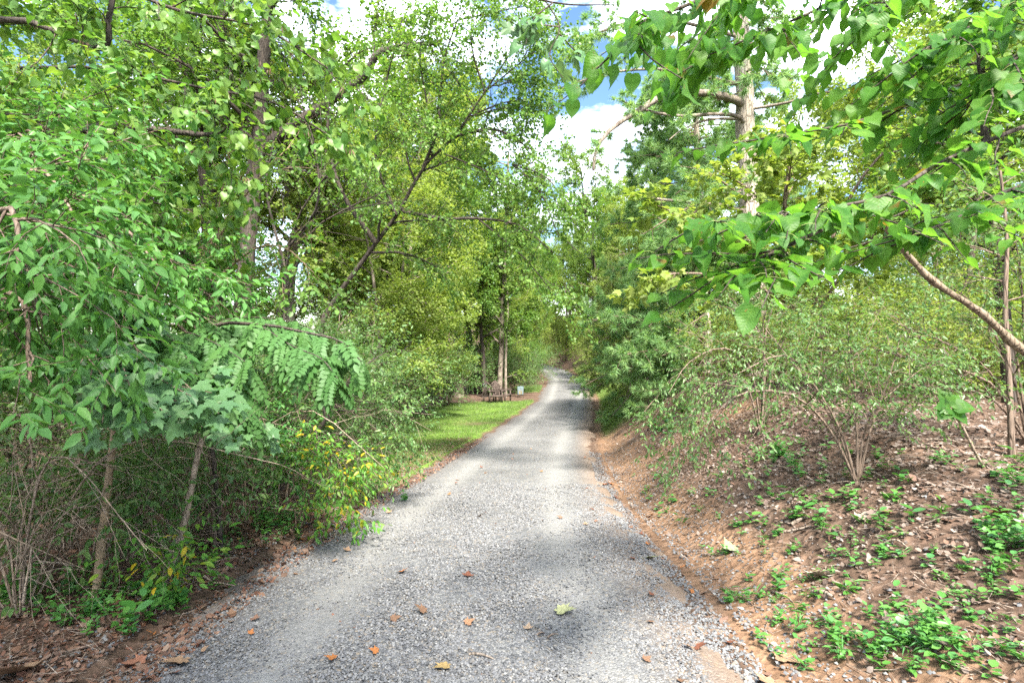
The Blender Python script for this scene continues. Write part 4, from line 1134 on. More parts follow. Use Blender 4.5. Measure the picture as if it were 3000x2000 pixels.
# tangle of bare canes at the lower left
random.seed(81)
for i, (bx, d, lb) in enumerate([(60, 3.6, 'tangle of pale bare canes arching over the bottom left corner'), (380, 4.6, 'bare arching canes behind the tan pole trunk'),
                                 (620, 5.6, 'thicket of thin bare stems beside the crooked stem'), (830, 6.6, 'fan of thin dark stems under the shrubs near the litter edge'), (190, 4.9, 'dark tangle of bare canes deep behind the left corner')]):
    stems = []
    bb = gp(bx, d)
    for k in range(13):
        a = random.uniform(-1, 1); L = random.uniform(.5, 1.2) * (.8 + d * .08)
        p1 = bb + np.array([a * .25, random.uniform(-.2, .2), L * .6]); p2 = bb + np.array([a * .75 * L, random.uniform(-.5, .3), L * .95]); p3 = bb + np.array([a * 1.5 * L, random.uniform(-.8, .3), L * random.uniform(.5, .9)])
        stems.append([bb, p1, p2, p3])
    bare('bare_bush', lb, stems, .010, M_CANE, 82 + i, dict(PB, len=[0, .7, .35], rad=[.01, .004, .0025], ang=[40, 40, 0], wob=[.05, .12, .15]), 6)

# ------------------------------------------------------------------ pines and spruce on the right
def tuft(n=16, L=1.0, w=.035):
    random.seed(3)
    v = []; f = []
    for k in range(n):
        a = random.random() * 6.28; e = random.uniform(.25, 1.1)
        d = np.array([math.cos(a) * math.sin(e), math.cos(e), math.sin(a) * math.sin(e)])
        q_ = np.cross(d, np.random.default_rng(k).standard_normal(3)); q_ = q_ / np.linalg.norm(q_) * w
        o = len(v); ln_ = L * random.uniform(.75, 1.1)
        v += [tuple(-q_), tuple(q_), tuple(d * ln_ + np.array([0, 0, -.12 * ln_]))]
        f.append((o, o + 1, o + 2))
    return T(v, f)
TUFT = tuft(11, 1.0, .055)
def conifer(name, label, trunk, r0, r1, whorls, mleaf, mbark, sd, tsize=.16, limbs=[], blen=3.2, tmin=.1, down=-.05, per=9, sec=9, side_bias=None, tmpl=None, hang=.0, angr=(70, 100), sub=3, skip=(9, 9)):
    random.seed(sd); pl = Plant()
    b = bez(trunk, 20); rr = list(np.linspace(r0, r1, 21)); n = 20
    prm = dict(n=[0, sec, sub, 0], t0=[0, .18, .15, 0], ang=[0, 48, 42, 0], len=[0, blen, .95, .42], rad=[.1, .035, .010, .004], seg=[0, 8, 4, 3], wob=[0, .05, .09, .1],
               up=[0, down, -.01 - hang, .05 - hang], sh=.4, flat=.6)
    az = 0
    for k in range(whorls):
        t = tmin + (1 - tmin) * k / whorls
        if skip[0] < t < skip[1]: continue
        u = t * n; i = min(int(u), n - 1)
        p = b[i].lerp(b[i + 1], u - i); az += 2.4 + random.uniform(-.4, .4)
        d = Vector((math.cos(az), math.sin(az), math.cos(R(random.uniform(*angr)))))
        if side_bias is not None and random.random() < .55: d = (Vector(side_bias) + rv(.35))
        pl.grow(p, d.normalized(), blen * (1 - .72 * t) * random.uniform(.75, 1.1), .05 * (1 - .6 * t), 1, prm)
    lt = []
    for (pts, a, c, ns_) in limbs:
        bp_ = bez(pts, 12); br = list(np.linspace(a, c, 13)); lt.append((bp_, br))
        if ns_: pl.sprout(bp_, br, 1, prm, t0=.55, ncount=ns_)
    base = Vector(trunk[0]); root = thing(name, base, label, 'tree')
    link('trunk', tubes_mesh('trunk', shift([(b, rr)], base), lambda r: 12), mbark, root)
    for t in lt: link('limb', tubes_mesh('limb', shift([t], base), sides), M_BARK, root)
    link('branch', tubes_mesh('branch', shift(pl.tubes[1] + pl.tubes[2] + pl.tubes[3], base), lambda r: 5 if r > .02 else 3), M_TWIG, root)
    pos, di, nm, sz = leaves_from(pl.twigs, per, tsize, .25, .02, .8, 0, .02)
    link('crown', scatter('crown', tmpl or TUFT, pos - np.array(base), di, nm, sz), mleaf, root)
    return root
conifer('pine_tree', 'tall pine with a pale furrowed trunk and bare curved limbs right of the sky gap', [gp(2215, 14.5), P(2210, 900, 14.5), P(2195, 550, 14.5), P(2183, 380, 14.5), P(2178, 200, 14.5), P(2165, 0, 14.5), P(2160, -400, 14.5)], .28, .17, 34, M_PINE, M_BARKP, 91,
        limbs=[([P(2185, 310, 14.5), P(2130, 285, 14), P(2050, 272, 13.6), P(1950, 278, 13.2), P(1880, 320, 13), P(1800, 370, 12.8), P(1750, 430, 12.6), P(1738, 500, 12.5)], .11, .03, 4),
               ([P(2175, 250, 14.5), P(1960, 205, 14), P(1780, 215, 13.6), P(1630, 265, 13.2)], .05, .012, 12), ([P(2172, 110, 14.5), P(1960, 60, 14), P(1790, 80, 13.6), P(1690, 150, 13.3)], .05, .012, 12),
               ([P(2190, 375, 14.5), P(2160, 340, 14.1), P(2080, 335, 13.8), P(1990, 340, 13.5), P(1900, 325, 13.3), P(1830, 300, 13.1)], .06, .02, 5),
               ([P(2190, 350, 14.5), P(2080, 350, 14), P(2000, 380, 13.8), P(1960, 410, 13.7)], .04, .012, 0),
               ([P(2190, 620, 14.5), P(2100, 600, 14), P(1990, 590, 13.7), P(1900, 580, 13.4)], .05, .03, 0),
               ([P(2200, 320, 14.5), P(2310, 300, 14), P(2420, 270, 13.8), P(2520, 280, 13.6)], .04, .015, 0)],
        blen=3.9, tmin=.16, skip=(.40, .60), side_bias=(-.75, -.15, -.1), tsize=.20, per=8)
conifer('pine_tree', 'bushy pine with dense drooping boughs leaning over the right side of the drive', [gp(2060, 19), P(2060, 900, 19), P(2050, 600, 19), P(2040, 350, 19), P(2040, 200, 19)], .22, .04, 62, M_PINE, M_BARKP, 92,
        blen=4.6, tmin=.10, side_bias=(-.9, -.3, -.12), tsize=.20, per=8, down=-.03, sec=11)
conifer('pine_tree', 'lower pine boughs standing between the drive and the bank', [gp(2070, 15.5), P(2075, 1000, 15.5), P(2060, 800, 15.5), P(2050, 640, 15.5)], .15, .03, 32, M_PINE, M_BARKP, 93,
        blen=3.3, tmin=.12, side_bias=(-.9, -.2, -.15), tsize=.18, per=8, down=-.05, sec=11)
STUFT = tuft(8, .62, .085)
conifer('spruce_tree', 'pale yellow green spruce with drooping sprays beside the far curve of the drive', [gp(1860, 25), P(1858, 1000, 25), P(1850, 850, 25), P(1845, 740, 25)], .14, .02, 56, M_SPRUCE, M_BARK, 94,
        blen=2.9, tmin=.05, tsize=.13, per=11, down=-.03, hang=.12, sec=12, tmpl=STUFT, angr=(80, 105))
conifer('spruce_tree', 'second pale spruce farther along the right edge of the drive', [gp(1800, 36), P(1800, 960, 36), P(1800, 830, 36)], .12, .02, 44, M_SPRUCE, M_BARK, 95,
        blen=2.6, tmin=.05, tsize=.17, per=11, down=-.03, hang=.12, sec=10, tmpl=STUFT, angr=(80, 105))

# tulip / sycamore foliage behind the redbud: bright back lit leaves
custom_tree('sycamore_tree', 'bright back lit young sycamore between the pine and the low redbud branch', [gp(2420, 9.5), P(2400, 950, 9.4), P(2360, 780, 9.2), P(2300, 620, 9.0), P(2320, 450, 9)], .07, .02,
            [([P(2380, 850, 9.3), P(2200, 700, 8.8), P(2020, 640, 8.4), P(1920, 600, 8.2)], .03, .008, 10),
             ([P(2340, 700, 9.2), P(2200, 560, 8.8), P(2100, 500, 8.5)], .03, .008, 8),
             ([P(2400, 900, 9.3), P(2550, 700, 9), P(2750, 560, 8.8)], .03, .008, 10),
             ([P(2400, 950, 9.3), P(2200, 830, 8.8), P(2000, 800, 8.3), P(1880, 830, 8.1)], .03, .008, 10),
             ([P(2380, 850, 9.3), P(2500, 560, 9), P(2650, 400, 8.9), P(2850, 330, 8.8)], .03, .008, 10)],
            dict(PM, n=[8, 7, 5, 0], len=[0, 1.4, .8, .4], rad=[.06, .02, .007, .003], flat=.6), 7, .12, M_FAR2, M_TWIG, leaf=LEAF4W, sd=96, ncr=8, t0=.3, nmax=300, tmpls=[MAPLE], nj=.5, minpx=8)
custom_tree('redbud_tree', 'podded tree with many small leaves at the far right behind the big leaved branch', [gp(2960, 8), P(2940, 900, 8), P(2900, 600, 8), P(2880, 300, 8), P(2860, 0, 8)], .09, .03,
            [([P(2920, 700, 8), P(2750, 600, 7.6), P(2600, 640, 7.4)], .03, .008, 8), ([P(2900, 500, 8), P(2750, 420, 7.8), P(2600, 450, 7.6)], .03, .008, 8), ([P(2900, 500, 8), P(3050, 350, 7.8)], .03, .01, 6)],
            dict(PM, n=[10, 8, 6, 0], len=[0, 1.8, .9, .45], rad=[.06, .02, .008, .003], flat=.5), 8, .09, M_MID, M_BARKD, leaf=LEAF6, sd=97, ncr=12, t0=.3, nmax=200, tmpls=[HEART], minpx=8)

# ------------------------------------------------------------------ right bank shrubs
prB = dict(n=[10, 7, 0], t0=[.2, .1, 0], ang=[45, 45, 0], len=[0, .75, .33], rad=[.016, .006, .0025], seg=[8, 5, 3],
           wob=[.07, .12, .16], up=[-.02, -.04, -.09], sh=.3, tip=.2, flat=.2)
b0 = P(2512, 1385, 4.6); b0[2] = ground(b0[0], b0[1]) - .03
near_shrub('small leaved shrub with splayed stems rooted in the middle of the right bank', b0,
           [[P(2440, 1270, 4.6), P(2330, 1160, 4.5), P(2180, 1150, 4.3), P(2090, 1220, 4.2), P(2030, 1330, 4.1)], [P(2470, 1280, 4.6), P(2400, 1150, 4.6), P(2300, 1040, 4.6), P(2150, 1100, 4.5)],
            [P(2510, 1240, 4.6), P(2500, 1080, 4.6), P(2480, 940, 4.6)], [P(2550, 1260, 4.6), P(2600, 1120, 4.6), P(2640, 980, 4.6)], [P(2530, 1280, 4.6), P(2580, 1180, 4.5), P(2700, 1080, 4.4)],
            [P(2450, 1250, 4.7), P(2350, 1100, 4.8), P(2240, 960, 4.9)]], .014, .042, 13, 101, M_SHRUB, leaf=[LEAF6], ncount=10, prm=prB, name='wild_shrub', minpx=9, L0=.9)
b1 = P(2230, 1180, 7.2); b1[2] = ground(b1[0], b1[1]) - .03
near_shrub('green shrub hanging over the clay slope below the pines', b1,
           [[P(2200, 1080, 7.1), P(2120, 1020, 7), P(2020, 1060, 6.8), P(1960, 1150, 6.6)], [P(2240, 1040, 7.2), P(2200, 930, 7.2), P(2120, 880, 7.2)], [P(2270, 1060, 7.2), P(2320, 960, 7.2)], [P(2180, 1120, 7), P(2080, 1140, 6.7), P(2020, 1220, 6.5)], [P(2240, 1000, 7.3), P(2260, 880, 7.3), P(2180, 780, 7.3)]],
           .016, .055, 12, 102, M_SHRUB, ncount=10, prm=prB, name='wild_shrub', minpx=9, L0=1.2, nmax=200)
b2 = P(3010, 1200, 5.2); b2[2] = ground(b2[0], b2[1]) - .03
near_shrub('many stemmed shrub with small leaves at the far right of the bank', b2,
           [[P(2900, 1090, 5.1), P(2760, 1000, 5), P(2650, 960, 4.9)], [P(2960, 1080, 5.1), P(2860, 900, 5), P(2720, 800, 5)], [P(2980, 1060, 5.2), P(2930, 860, 5.2), P(2880, 700, 5.2)], [P(2920, 1180, 5), P(2800, 1130, 4.9), P(2640, 1090, 4.8)],
            [P(3000, 1000, 5.1), P(2990, 800, 5), P(2960, 620, 5)], [P(2900, 1120, 5.1), P(2700, 1060, 5.2), P(2520, 1020, 5.2), P(2430, 1080, 5.2)]], .016, .045, 12, 103, M_SHRUB, ncount=11, prm=prB, name='wild_shrub', minpx=9, nmax=300)
b3 = P(2730, 1150, 7.5); b3[2] = ground(b3[0], b3[1]) - .03
near_shrub('light airy shrub at the top of the bank against the sunny lawn', b3,
           [[P(2700, 1040, 7.5), P(2620, 900, 7.5)], [P(2740, 1000, 7.5), P(2760, 850, 7.5)], [P(2680, 1060, 7.4), P(2560, 980, 7.3)], [P(2780, 1050, 7.5), P(2860, 960, 7.5)], [P(2710, 1000, 7.5), P(2480, 880, 7.4)]],
           .014, .055, 11, 104, M_FAR2, ncount=11, prm=prB, name='wild_shrub', minpx=9, L0=1.3, nmax=150)
b4 = P(2470, 1160, 8.5); b4[2] = ground(b4[0], b4[1]) - .03
near_shrub('light airy shrub behind the splayed shrub, above the bank edge', b4,
           [[P(2440, 1040, 8.5), P(2400, 900, 8.5)], [P(2500, 1020, 8.5), P(2540, 880, 8.5)], [P(2400, 1060, 8.4), P(2300, 960, 8.3)]],
           .014, .055, 11, 105, M_FAR2, ncount=11, prm=prB, name='wild_shrub', minpx=9, L0=1.3, nmax=150)
# sapling on the right edge
bs_ = P(2965, 1345, 4.7); bs_[2] = ground(bs_[0], bs_[1]) - .05
custom_tree('bare_sapling', 'straight slim sapling trunk near the right edge of the bank', [bs_, P(2958, 1150, 4.7), P(2945, 900, 4.7), P(2950, 700, 4.7), P(2930, 500, 4.7)], .026, .010, [],
            dict(PM, n=[7, 5, 4, 0], len=[0, .9, .5, .3], rad=[.02, .008, .004, .002]), 8, .06, M_SHRUB, M_TWIG, leaf=LEAF6, sd=106, ncr=7, t0=.45)
bt = P(2890, 1405, 4.2); bt[2] = ground(bt[0], bt[1]) - .04
rt, b_, _r = pole('thin leaning stem topped by a tuft of broad leaves on the right bank', [bt, P(2860, 1330, 4.15), P(2820, 1250, 4.1), P(2785, 1200, 4.05)], .011, .006, M_CANE)
pos = np.array([P(2785 + dx, 1195 + dy, 4.05) for dx, dy in [(0, 0), (-10, 0), (10, -5), (5, 5), (-5, -5), (0, -8)]])
leaf_objects(rt, 'x', [HEART], M_HEART, (pos, np.array([(-.8, -.3, .1), (-.6, -.4, -.4), (.8, -.3, 0), (.5, -.3, -.5), (-.2, .2, .8), (.5, .2, .4)], float), np.tile(np.array([[0, -.9, .6]]), (6, 1)), np.full(6, .13)), 6, minpx=1)

# ------------------------------------------------------------------ foreground redbud with large heart shaped leaves
random.seed(121)
rb_base = np.array([3.55, 3.1, ground(3.55, 3.1) - .05])
rb = thing('redbud_tree', rb_base, 'near redbud whose branches of large heart shaped leaves reach in from the upper right', 'tree')
tr_b = bez([rb_base, P(3330, 1250, 3.1), P(3180, 1120, 3.05), P(3000, 1030, 3.0), P(2880, 920, 2.9), P(2740, 830, 2.8), P(2680, 770, 2.75), P(2610, 690, 2.7), P(2560, 600, 2.6)], 22)
link('limb', tubes_mesh('limb', shift([(tr_b, [a_ * (1 + .10 * math.sin(i_ * 2.3) + .06 * math.sin(i_ * 5.1)) for i_, a_ in enumerate(np.linspace(.028, .009, 23))])], rb_base), lambda r: 9), bark_mat('bark_redbud', (.16, .12, .09), (.30, .24, .18), (.22, .17, .12), 26), rb)
trk = bez([rb_base, (3.5, 3.0, 1.9), (3.4, 2.8, 2.9), (3.1, 2.6, 3.9)], 8)
link('trunk', tubes_mesh('trunk', shift([(trk, list(np.linspace(.07, .035, 9)))], rb_base), sides), M_BARKD, rb)
bl = [([P(3100, -260, 2.8), P(2700, -130, 2.6), P(2400, 25, 2.4), P(2250, 90, 2.3), P(2080, 160, 2.2)], 12, .55),
      ([P(2700, -300, 2.5), P(2300, -120, 2.2), P(2050, 0, 2.0), P(1900, 60, 1.95), P(1830, 120, 1.9)], 10, .6),
      ([P(3150, 120, 2.7), P(2850, 235, 2.6), P(2700, 290, 2.5), P(2500, 360, 2.4), P(2300, 395, 2.3), P(2150, 420, 2.2)], 10, .42),
      ([P(3200, 300, 2.2), P(2950, 390, 2.15), P(2750, 480, 2.1), P(2600, 570, 2.0), P(2420, 610, 1.9), P(2200, 640, 1.8), P(2020, 650, 1.7)], 14, .55),
      ([P(2560, 600, 2.6), P(2480, 640, 2.2), P(2350, 700, 1.95), P(2220, 760, 1.8), P(2120, 800, 1.75)], 8, .7),
      ([P(3150, -120, 2.4), P(2950, 20, 2.4), P(2820, 90, 2.35), P(2700, 150, 2.3)], 10, .8),
      ([P(3150, 500, 2.5), P(2950, 560, 2.4), P(2800, 640, 2.3), P(2680, 690, 2.2)], 9, .7),
      ([P(3150, 60, 2.2), P(2980, 170, 2.2), P(2900, 260, 2.2)], 7, .7),
      ([P(2900, -200, 2.7), P(2650, -20, 2.7), P(2520, 80, 2.7)], 9, .9),
      ([P(2450, -200, 2.6), P(2250, -60, 2.5), P(2150, 10, 2.5)], 8, .9)]
pos = []; di = []; nm = []; sz = []; twt = []
def hang(b, spacing, size0, flat=0.0):
    L = sum((b[i + 1] - b[i]).length for i in range(len(b) - 1)); n = len(b) - 1
    k = 0; s = .03
    while s < L:
        u = s / L * n; i = min(int(u), n - 1); p = b[i].lerp(b[i + 1], u - i); d = (b[i + 1] - b[i]).normalized()
        side = d.cross(Vector((0, 0, 1))); side = side.normalized() * (1 if k % 2 else -1)
        pet = (side * .8 + d * .3 + Vector((0, 0, -.15)) + rv(.2)).normalized()
        q0 = p + pet * random.uniform(.02, .045)
        twt.append(([p, (p + q0) / 2 + Vector((0, 0, .004)), q0], [.0012, .001, .001]))
        v = (side * .55 + d * .35 + Vector((0, 0, -.8 + .55 * flat)) + rv(.28))
        nn = Vector((0, 0, .75 + .5 * flat)) + Vector((0, -.55 + .35 * flat, 0)) + side * .4 + rv(.34)
        pos.append(q0); di.append(v); nm.append(nn); sz.append(size0 * (random.uniform(.45, .8) if random.random() < .35 else random.uniform(.8, 1.2)))
        s += spacing * random.uniform(.7, 1.3); k += 1
tb = []
for bi, (pts, nsub, L0) in enumerate(bl):
    fl_ = .9 if bi in (2, 3, 4, 6) else .2
    b = bez(pts, 16); rr = list(np.linspace(.010, .003, 17)); tb.append((b, rr))
    hang(b[4:], .048, .080, fl_)
    for k in range(int(nsub * 1.7)):
        i = random.randint(3, 15); d = (b[i + 1] - b[i]).normalized(); side = d.cross(Vector((0, 0, 1))).normalized() * (1 if k % 2 else -1)
        dv = (d * .7 + side * .75 + Vector((0, 0, random.uniform(-.2, .12)))).normalized()
        L = L0 * random.uniform(.3, .75); p = b[i]; sp = [p.copy()]
        for j in range(5):
            dv = (dv + rv(.09) + Vector((0, 0, -.04))).normalized(); p = p + dv * L / 5; sp.append(p.copy())
        tb.append((sp, list(np.linspace(.0045, .0015, 6)))); hang(sp, .045, .072, fl_)
for k, t in enumerate(tb[:0]): pass
link('branch', tubes_mesh('branch', shift(tb, rb_base), lambda r: 6 if r > .006 else 4), M_BARKD, rb)
link('leaf_stalk', tubes_mesh('leaf_stalk', shift(twt, rb_base), lambda r: 3), plain_mat('leaf_stalk_green', (.16, .22, .05), .5, .2), rb, 'stuff')
A3 = lambda l: np.array([tuple(a) for a in l])
leaf_objects(rb, 'x', [HEART, HEART2, HEART3, HEART4, HEART5], M_HEART, (A3(pos), A3(di), A3(nm), np.array(sz)), 300, minpx=10)

# small overhanging maple twig, top centre
random.seed(131)
mt = [[P(1200, -160, 4.0), P(1400, -60, 3.9), P(1620, 8, 3.8), P(1800, 15, 3.7)], [P(1600, 5, 3.8), P(1640, 80, 3.7), P(1610, 160, 3.6), P(1650, 230, 3.5)], [P(1640, 80, 3.7), P(1560, 70, 3.6), P(1500, 60, 3.5)], [P(1640, 100, 3.7), P(1700, 160, 3.7), P(1760, 170, 3.7)], [P(1620, 8, 3.8), P(1560, 60, 3.6), P(1540, 130, 3.5)]]
base = np.array([-1.9, 4.6, ground(-3.4, 4.6)])
base = np.array([-3.9, 3.2, ground(-3.9, 3.2) - .05])
mr = thing('maple_tree', base, 'overhanging maple twig with dark leaves hanging against the sky at the top centre', 'tree')
tk = bez([base, (-3.9, 3.2, 2.5), (-3.7, 3.3, 4.0), (-2.2, 3.8, 4.9), P(1200, -160, 4.0)], 12)
link('trunk', tubes_mesh('trunk', shift([(tk, list(np.linspace(.05, .018, 13)))], base), sides), M_BARKD, mr)
tt = []; tw_ = []
for k, s_ in enumerate(mt):
    b = bez(s_, 12); tt.append((b, list(np.linspace(.014 if k == 0 else .006, .003, 13))))
    if k: tw_.append(b[3:])
link('branch', tubes_mesh('branch', shift(tt, base), sides), M_BARKD, mr)
arr = leaves_from(tw_, 11, .085, .6, .6, .8, .03, .02)
leaf_objects(mr, 'x', [MAPLE, HEART2], M_MAPLE, arr, 100, minpx=5)

# ------------------------------------------------------------------ chairs on the lawn
def box(name, parent, c, size, rot=(0, 0, 0), mat=None, mesh=None):
    if mesh is None:
        s = np.array(size) / 2
        v = np.array([(x, y, z) for x in (-1, 1) for y in (-1, 1) for z in (-1, 1)]) * s
        f = np.array([(0, 1, 3, 2), (4, 6, 7, 5), (0, 4, 5, 1), (2, 3, 7, 6), (0, 2, 6, 4), (1, 5, 7, 3)])
        mesh = mesh_np(name, v, [f]); mesh.materials.append(mat or M_WOOD)
    o = link(name, mesh, mat or M_WOOD, parent); o.location = c; o.rotation_euler = rot
    return o
def chair(label, loc, rz, lattice):
    t = thing('garden_chair', loc, label, 'chair', 'weathered wooden chairs on the lawn', rz)
    W_ = .62
    for sx_ in (-1, 1):
        box('leg', t, (sx_ * W_ / 2, -.28, .30), (.06, .06, .62))
        box('leg', t, (sx_ * W_ / 2, .28, .25), (.06, .06, .52))
        box('armrest', t, (sx_ * (W_ / 2 + .01), -.02, .625), (.10, .68, .03))
    for k in range(5): box('slat', t, (0, -.26 + k * .125, .40 - .02 * k), (W_ - .07, .10, .025), (R(-6), 0, 0))
    box('seat_rail', t, (0, -.33, .36), (W_ - .02, .03, .10))
    # peaked back, leaning backwards
    br = thing  # noqa
    bk = bpy.data.objects.new('backrest', None); COL.objects.link(bk); bk.parent = t; bk.location = (0, .30, .36); bk.rotation_euler = (R(-14), 0, 0)
    def hgt(x): return .78 - .95 * abs(x) if abs(x) > .08 else .72
    for sx_ in (-1, 1):
        box('post', bk, (sx_ * .29, 0, .22), (.05, .04, .50))
        L = math.hypot(.29, .30)
        box('top_rail', bk, (sx_ * .145, 0, .61), (L + .03, .045, .05), (0, sx_ * R(44), 0))
    nv = 5
    for k in range(nv):
        x = -.2 + .4 * k / (nv - 1); h_ = hgt(x) + (.0 if abs(x) > .08 else .0)
        box('slat', bk, (x, .003, h_ / 2), (.028, .02, h_))
    for k in range(6 if lattice else 4):
        z = .08 + k * .105 if lattice else .20 + k * .13
        w = min(.56, 2 * (.80 - z) / 1.02)
        box('cross_slat', bk, (0, -.02, z), (w, .016, .03))
    return t
def gl(px, d): x = (px - 1500) / F * d; return (x, d, ground(x, d))
chair('weathered wooden chair with a lattice back, turned sideways, leftmost on the lawn', gl(1440, 30.3), R(150), True)
chair('weathered wooden chair with a peaked slatted back facing the camera, the middle one', gl(1452, 29.5), R(8), False)
chair('weathered wooden chair at the right end of the seating, seen side on', gl(1474, 30.8), R(62), True)
# grey bundle leaning on the left chair
def blob(name, loc, label, cat, rad, mat, squash=(1, 1, 1), rot=(0, 0, 0)):
    import bmesh
    bm = bmesh.new(); bmesh.ops.create_icosphere(bm, subdivisions=3, radius=rad)
    for v in bm.verts:
        k = 1 + .12 * math.sin(v.co.x * 23) * math.cos(v.co.z * 19) - .15 * max(0, v.co.z / rad) ** 3
        v.co = Vector((v.co.x * squash[0] * k, v.co.y * squash[1] * k, v.co.z * squash[2] * k))
    me = bpy.data.meshes.new(name); bm.to_mesh(me); bm.free()
    for p in me.polygons: p.use_smooth = True
    o = link(name, me, mat); o.location = loc; o.rotation_euler = rot; tag(o, label, cat); return o
M_GREY = plain_mat('grey_cloth', (.12, .13, .15), .8, .3)
cl = gl(1428, 30.6)
blob('cushion', (cl[0] - .12, cl[1] - .1, cl[2] + .86), 'rounded grey cushion propped on top of the leftmost lattice chair', 'cushion', .13, M_GREY, (1.0, .8, 1.25), (0, R(25), 0))

# garden flag
fl = thing('garden_flag', gl(1525, 33), 'small white garden flag with a yellow flower print standing at the lawn end', 'flag')
M_WIRE = plain_mat('wire', (.12, .15, .16), .5, .1)
for sx_ in (-.17, .17): box('post', fl, (sx_, 0, .33), (.015, .015, .66), mat=M_WIRE)
box('rail', fl, (0, 0, .665), (.36, .016, .016), mat=M_WIRE)
m, nt, ns, ln = newmat('flag_print')
out = ns.new('ShaderNodeOutputMaterial'); bs = ns.new('ShaderNodeBsdfPrincipled'); bs.inputs['Roughness'].default_value = .8
tc = ns.new('ShaderNodeTexCoord'); gr = ns.new('ShaderNodeVectorMath'); gr.operation = 'DISTANCE'; gr.inputs[1].default_value = (.5, .5, .30)
mp = ns.new('ShaderNodeMapping'); ln.new(tc.outputs['Generated'], mp.inputs[0]); ln.new(mp.outputs[0], gr.inputs[0])
rp = ramp(ns, [(0, (.16, .07, .01)), (.12, (.22, .15, .02)), (.30, (.18, .13, .02)), (.36, (.13, .16, .17)), (1, (.08, .14, .15))]); ln.new(gr.outputs['Value'], rp.inputs['Fac'])
ln.new(rp.outputs['Color'], bs.inputs['Base Color']); ln.new(bs.outputs[0], out.inputs['Surface'])
gx = np.linspace(-.155, .155, 9); gz = np.linspace(.16, .65, 9)
A_, B_ = np.meshgrid(gx, gz); V = np.stack([A_, .012 * np.sin(A_ * 30 + B_ * 6), B_], -1).reshape(-1, 3)
ii, jj = np.meshgrid(np.arange(8), np.arange(8), indexing='ij'); q = np.stack([ii * 9 + jj, ii * 9 + jj + 1, (ii + 1) * 9 + jj + 1, (ii + 1) * 9 + jj], -1).reshape(-1, 4)
fo = link('banner', mesh_np('banner', V, [q], smooth=True), m, fl)
sm_ = fo.modifiers.new('thick', 'SOLIDIFY'); sm_.thickness = .003

# ------------------------------------------------------------------ fallen leaves and sticks that can be picked out
def on_ground(px, py):
    """intersect the picture ray with the ground"""
    lo, hi = .5, 60.0
    for _ in range(400):
        pass
        break
    ds = np.linspace(1.5, 40, 4000); p = np.stack([(px - 1500) / F * ds, ds, CZ - (py - 1000) / F * ds], 1)
    h = rsurf(p[:, 0], p[:, 1]); k = np.nonzero(p[:, 2] < h)[0]
    k = k[0] if len(k) else -1
    return np.array([p[k, 0], p[k, 1], h[k]])
leafme = {}
def fallen(px, py, size, col, label, group=None, tm=DRY):
    key = (col, id(tm))
    if key not in leafme:
        me = mesh_np('fallen_leaf', tm[0], tm[1], np.zeros(len(tm[0])), tm[2], True)
        me.materials.append(plain_mat('fallen_leaf_' + str(len(leafme)), col, .7, .3, 9)); leafme[key] = me
    p = on_ground(px, py)
    o = link('fallen_leaf', leafme[key]); o.location = p + np.array([0, 0, .012]); s = size
    o.scale = (s, s, s); o.rotation_euler = (random.uniform(-.3, .3), random.uniform(-.3, .3), random.random() * 6.28)
    tag(o, label, 'fallen leaf', group); return o
random.seed(141)
OR, RB, TN, YG, BR = (.26, .10, .03), (.12, .045, .025), (.22, .14, .085), (.24, .25, .13), (.13, .075, .045)
for a in [(1170, 1680, .07, OR, 'bright orange leaf lying on the gravel left of the middle'), (1370, 1693, .07, RB, 'dark red curled leaf on the gravel near the middle'),
          (1632, 1791, .12, YG, 'pale green lobed leaf lying on the gravel right of the middle'), (1248, 1796, .08, BR, 'brown crumpled leaf below the orange one on the gravel'),
          (1362, 1832, .06, (.2,.11,.06), 'small light brown leaf beside the bare patch in the gravel'), (1312, 1955, .08, (.24,.17,.07), 'yellow brown leaf at the bottom centre of the drive'),
          (985, 1934, .06, OR, 'orange brown leaf at the lower left of the drive'), (1108, 1914, .05, OR, 'small orange leaf between the lower left one and the stick'),
          (1145, 1819, .06, BR, 'small brown leaf left of the middle of the drive'), (62, 1968, .22, TN, 'very large tan dry leaf in the bottom left corner'),
          (538, 1938, .13, TN, 'large tan curled leaf in the litter at the bottom left'), (425, 1942, .10, (.22,.10,.06), 'orange tan dry leaf left of the large curled one'),
          (1905, 1637, .11, YG, 'pale yellow green leaf at the right edge of the gravel'), (1772, 1420, .12, (.25,.09,.04), 'curled rust coloured leaf at the right edge, nearest the bank turn'),
          (1797, 1420, .12, (.27,.11,.045), 'rust coloured leaf just right of its curled twin at the right edge'), (1808, 1460, .08, RB, 'small dark red leaf below the two rust coloured ones'),
          (2275, 1925, .13, TN, 'large light brown leaf at the foot of the bank, bottom right'), (2270, 2010, .13, TN, 'tan leaf at the bottom edge of the right shoulder'),
          (2150, 1620, .14, (.19,.22,.12), 'long greenish leaf on the clay shoulder'), (2395, 1690, .14, (.28,.25,.20), 'pale twisted leaf on the lower bank'),
          (2905, 1510, .12, (.25,.12,.05), 'orange brown leaf on the upper bank at far right'), (2610, 1510, .09, (.24,.11,.07), 'reddish leaf below the splayed shrub'),
          (2520, 1530, .13, (.27,.22,.17), 'pale folded leaf below the root of the splayed shrub'), (2040, 1900, .07, RB, 'dark red leaf near the lower right edge of the gravel'),
          (1545, 1850, .05, (.22,.16,.11), 'small tan leaf on the gravel left of the pale stick')]:
    fallen(*a)
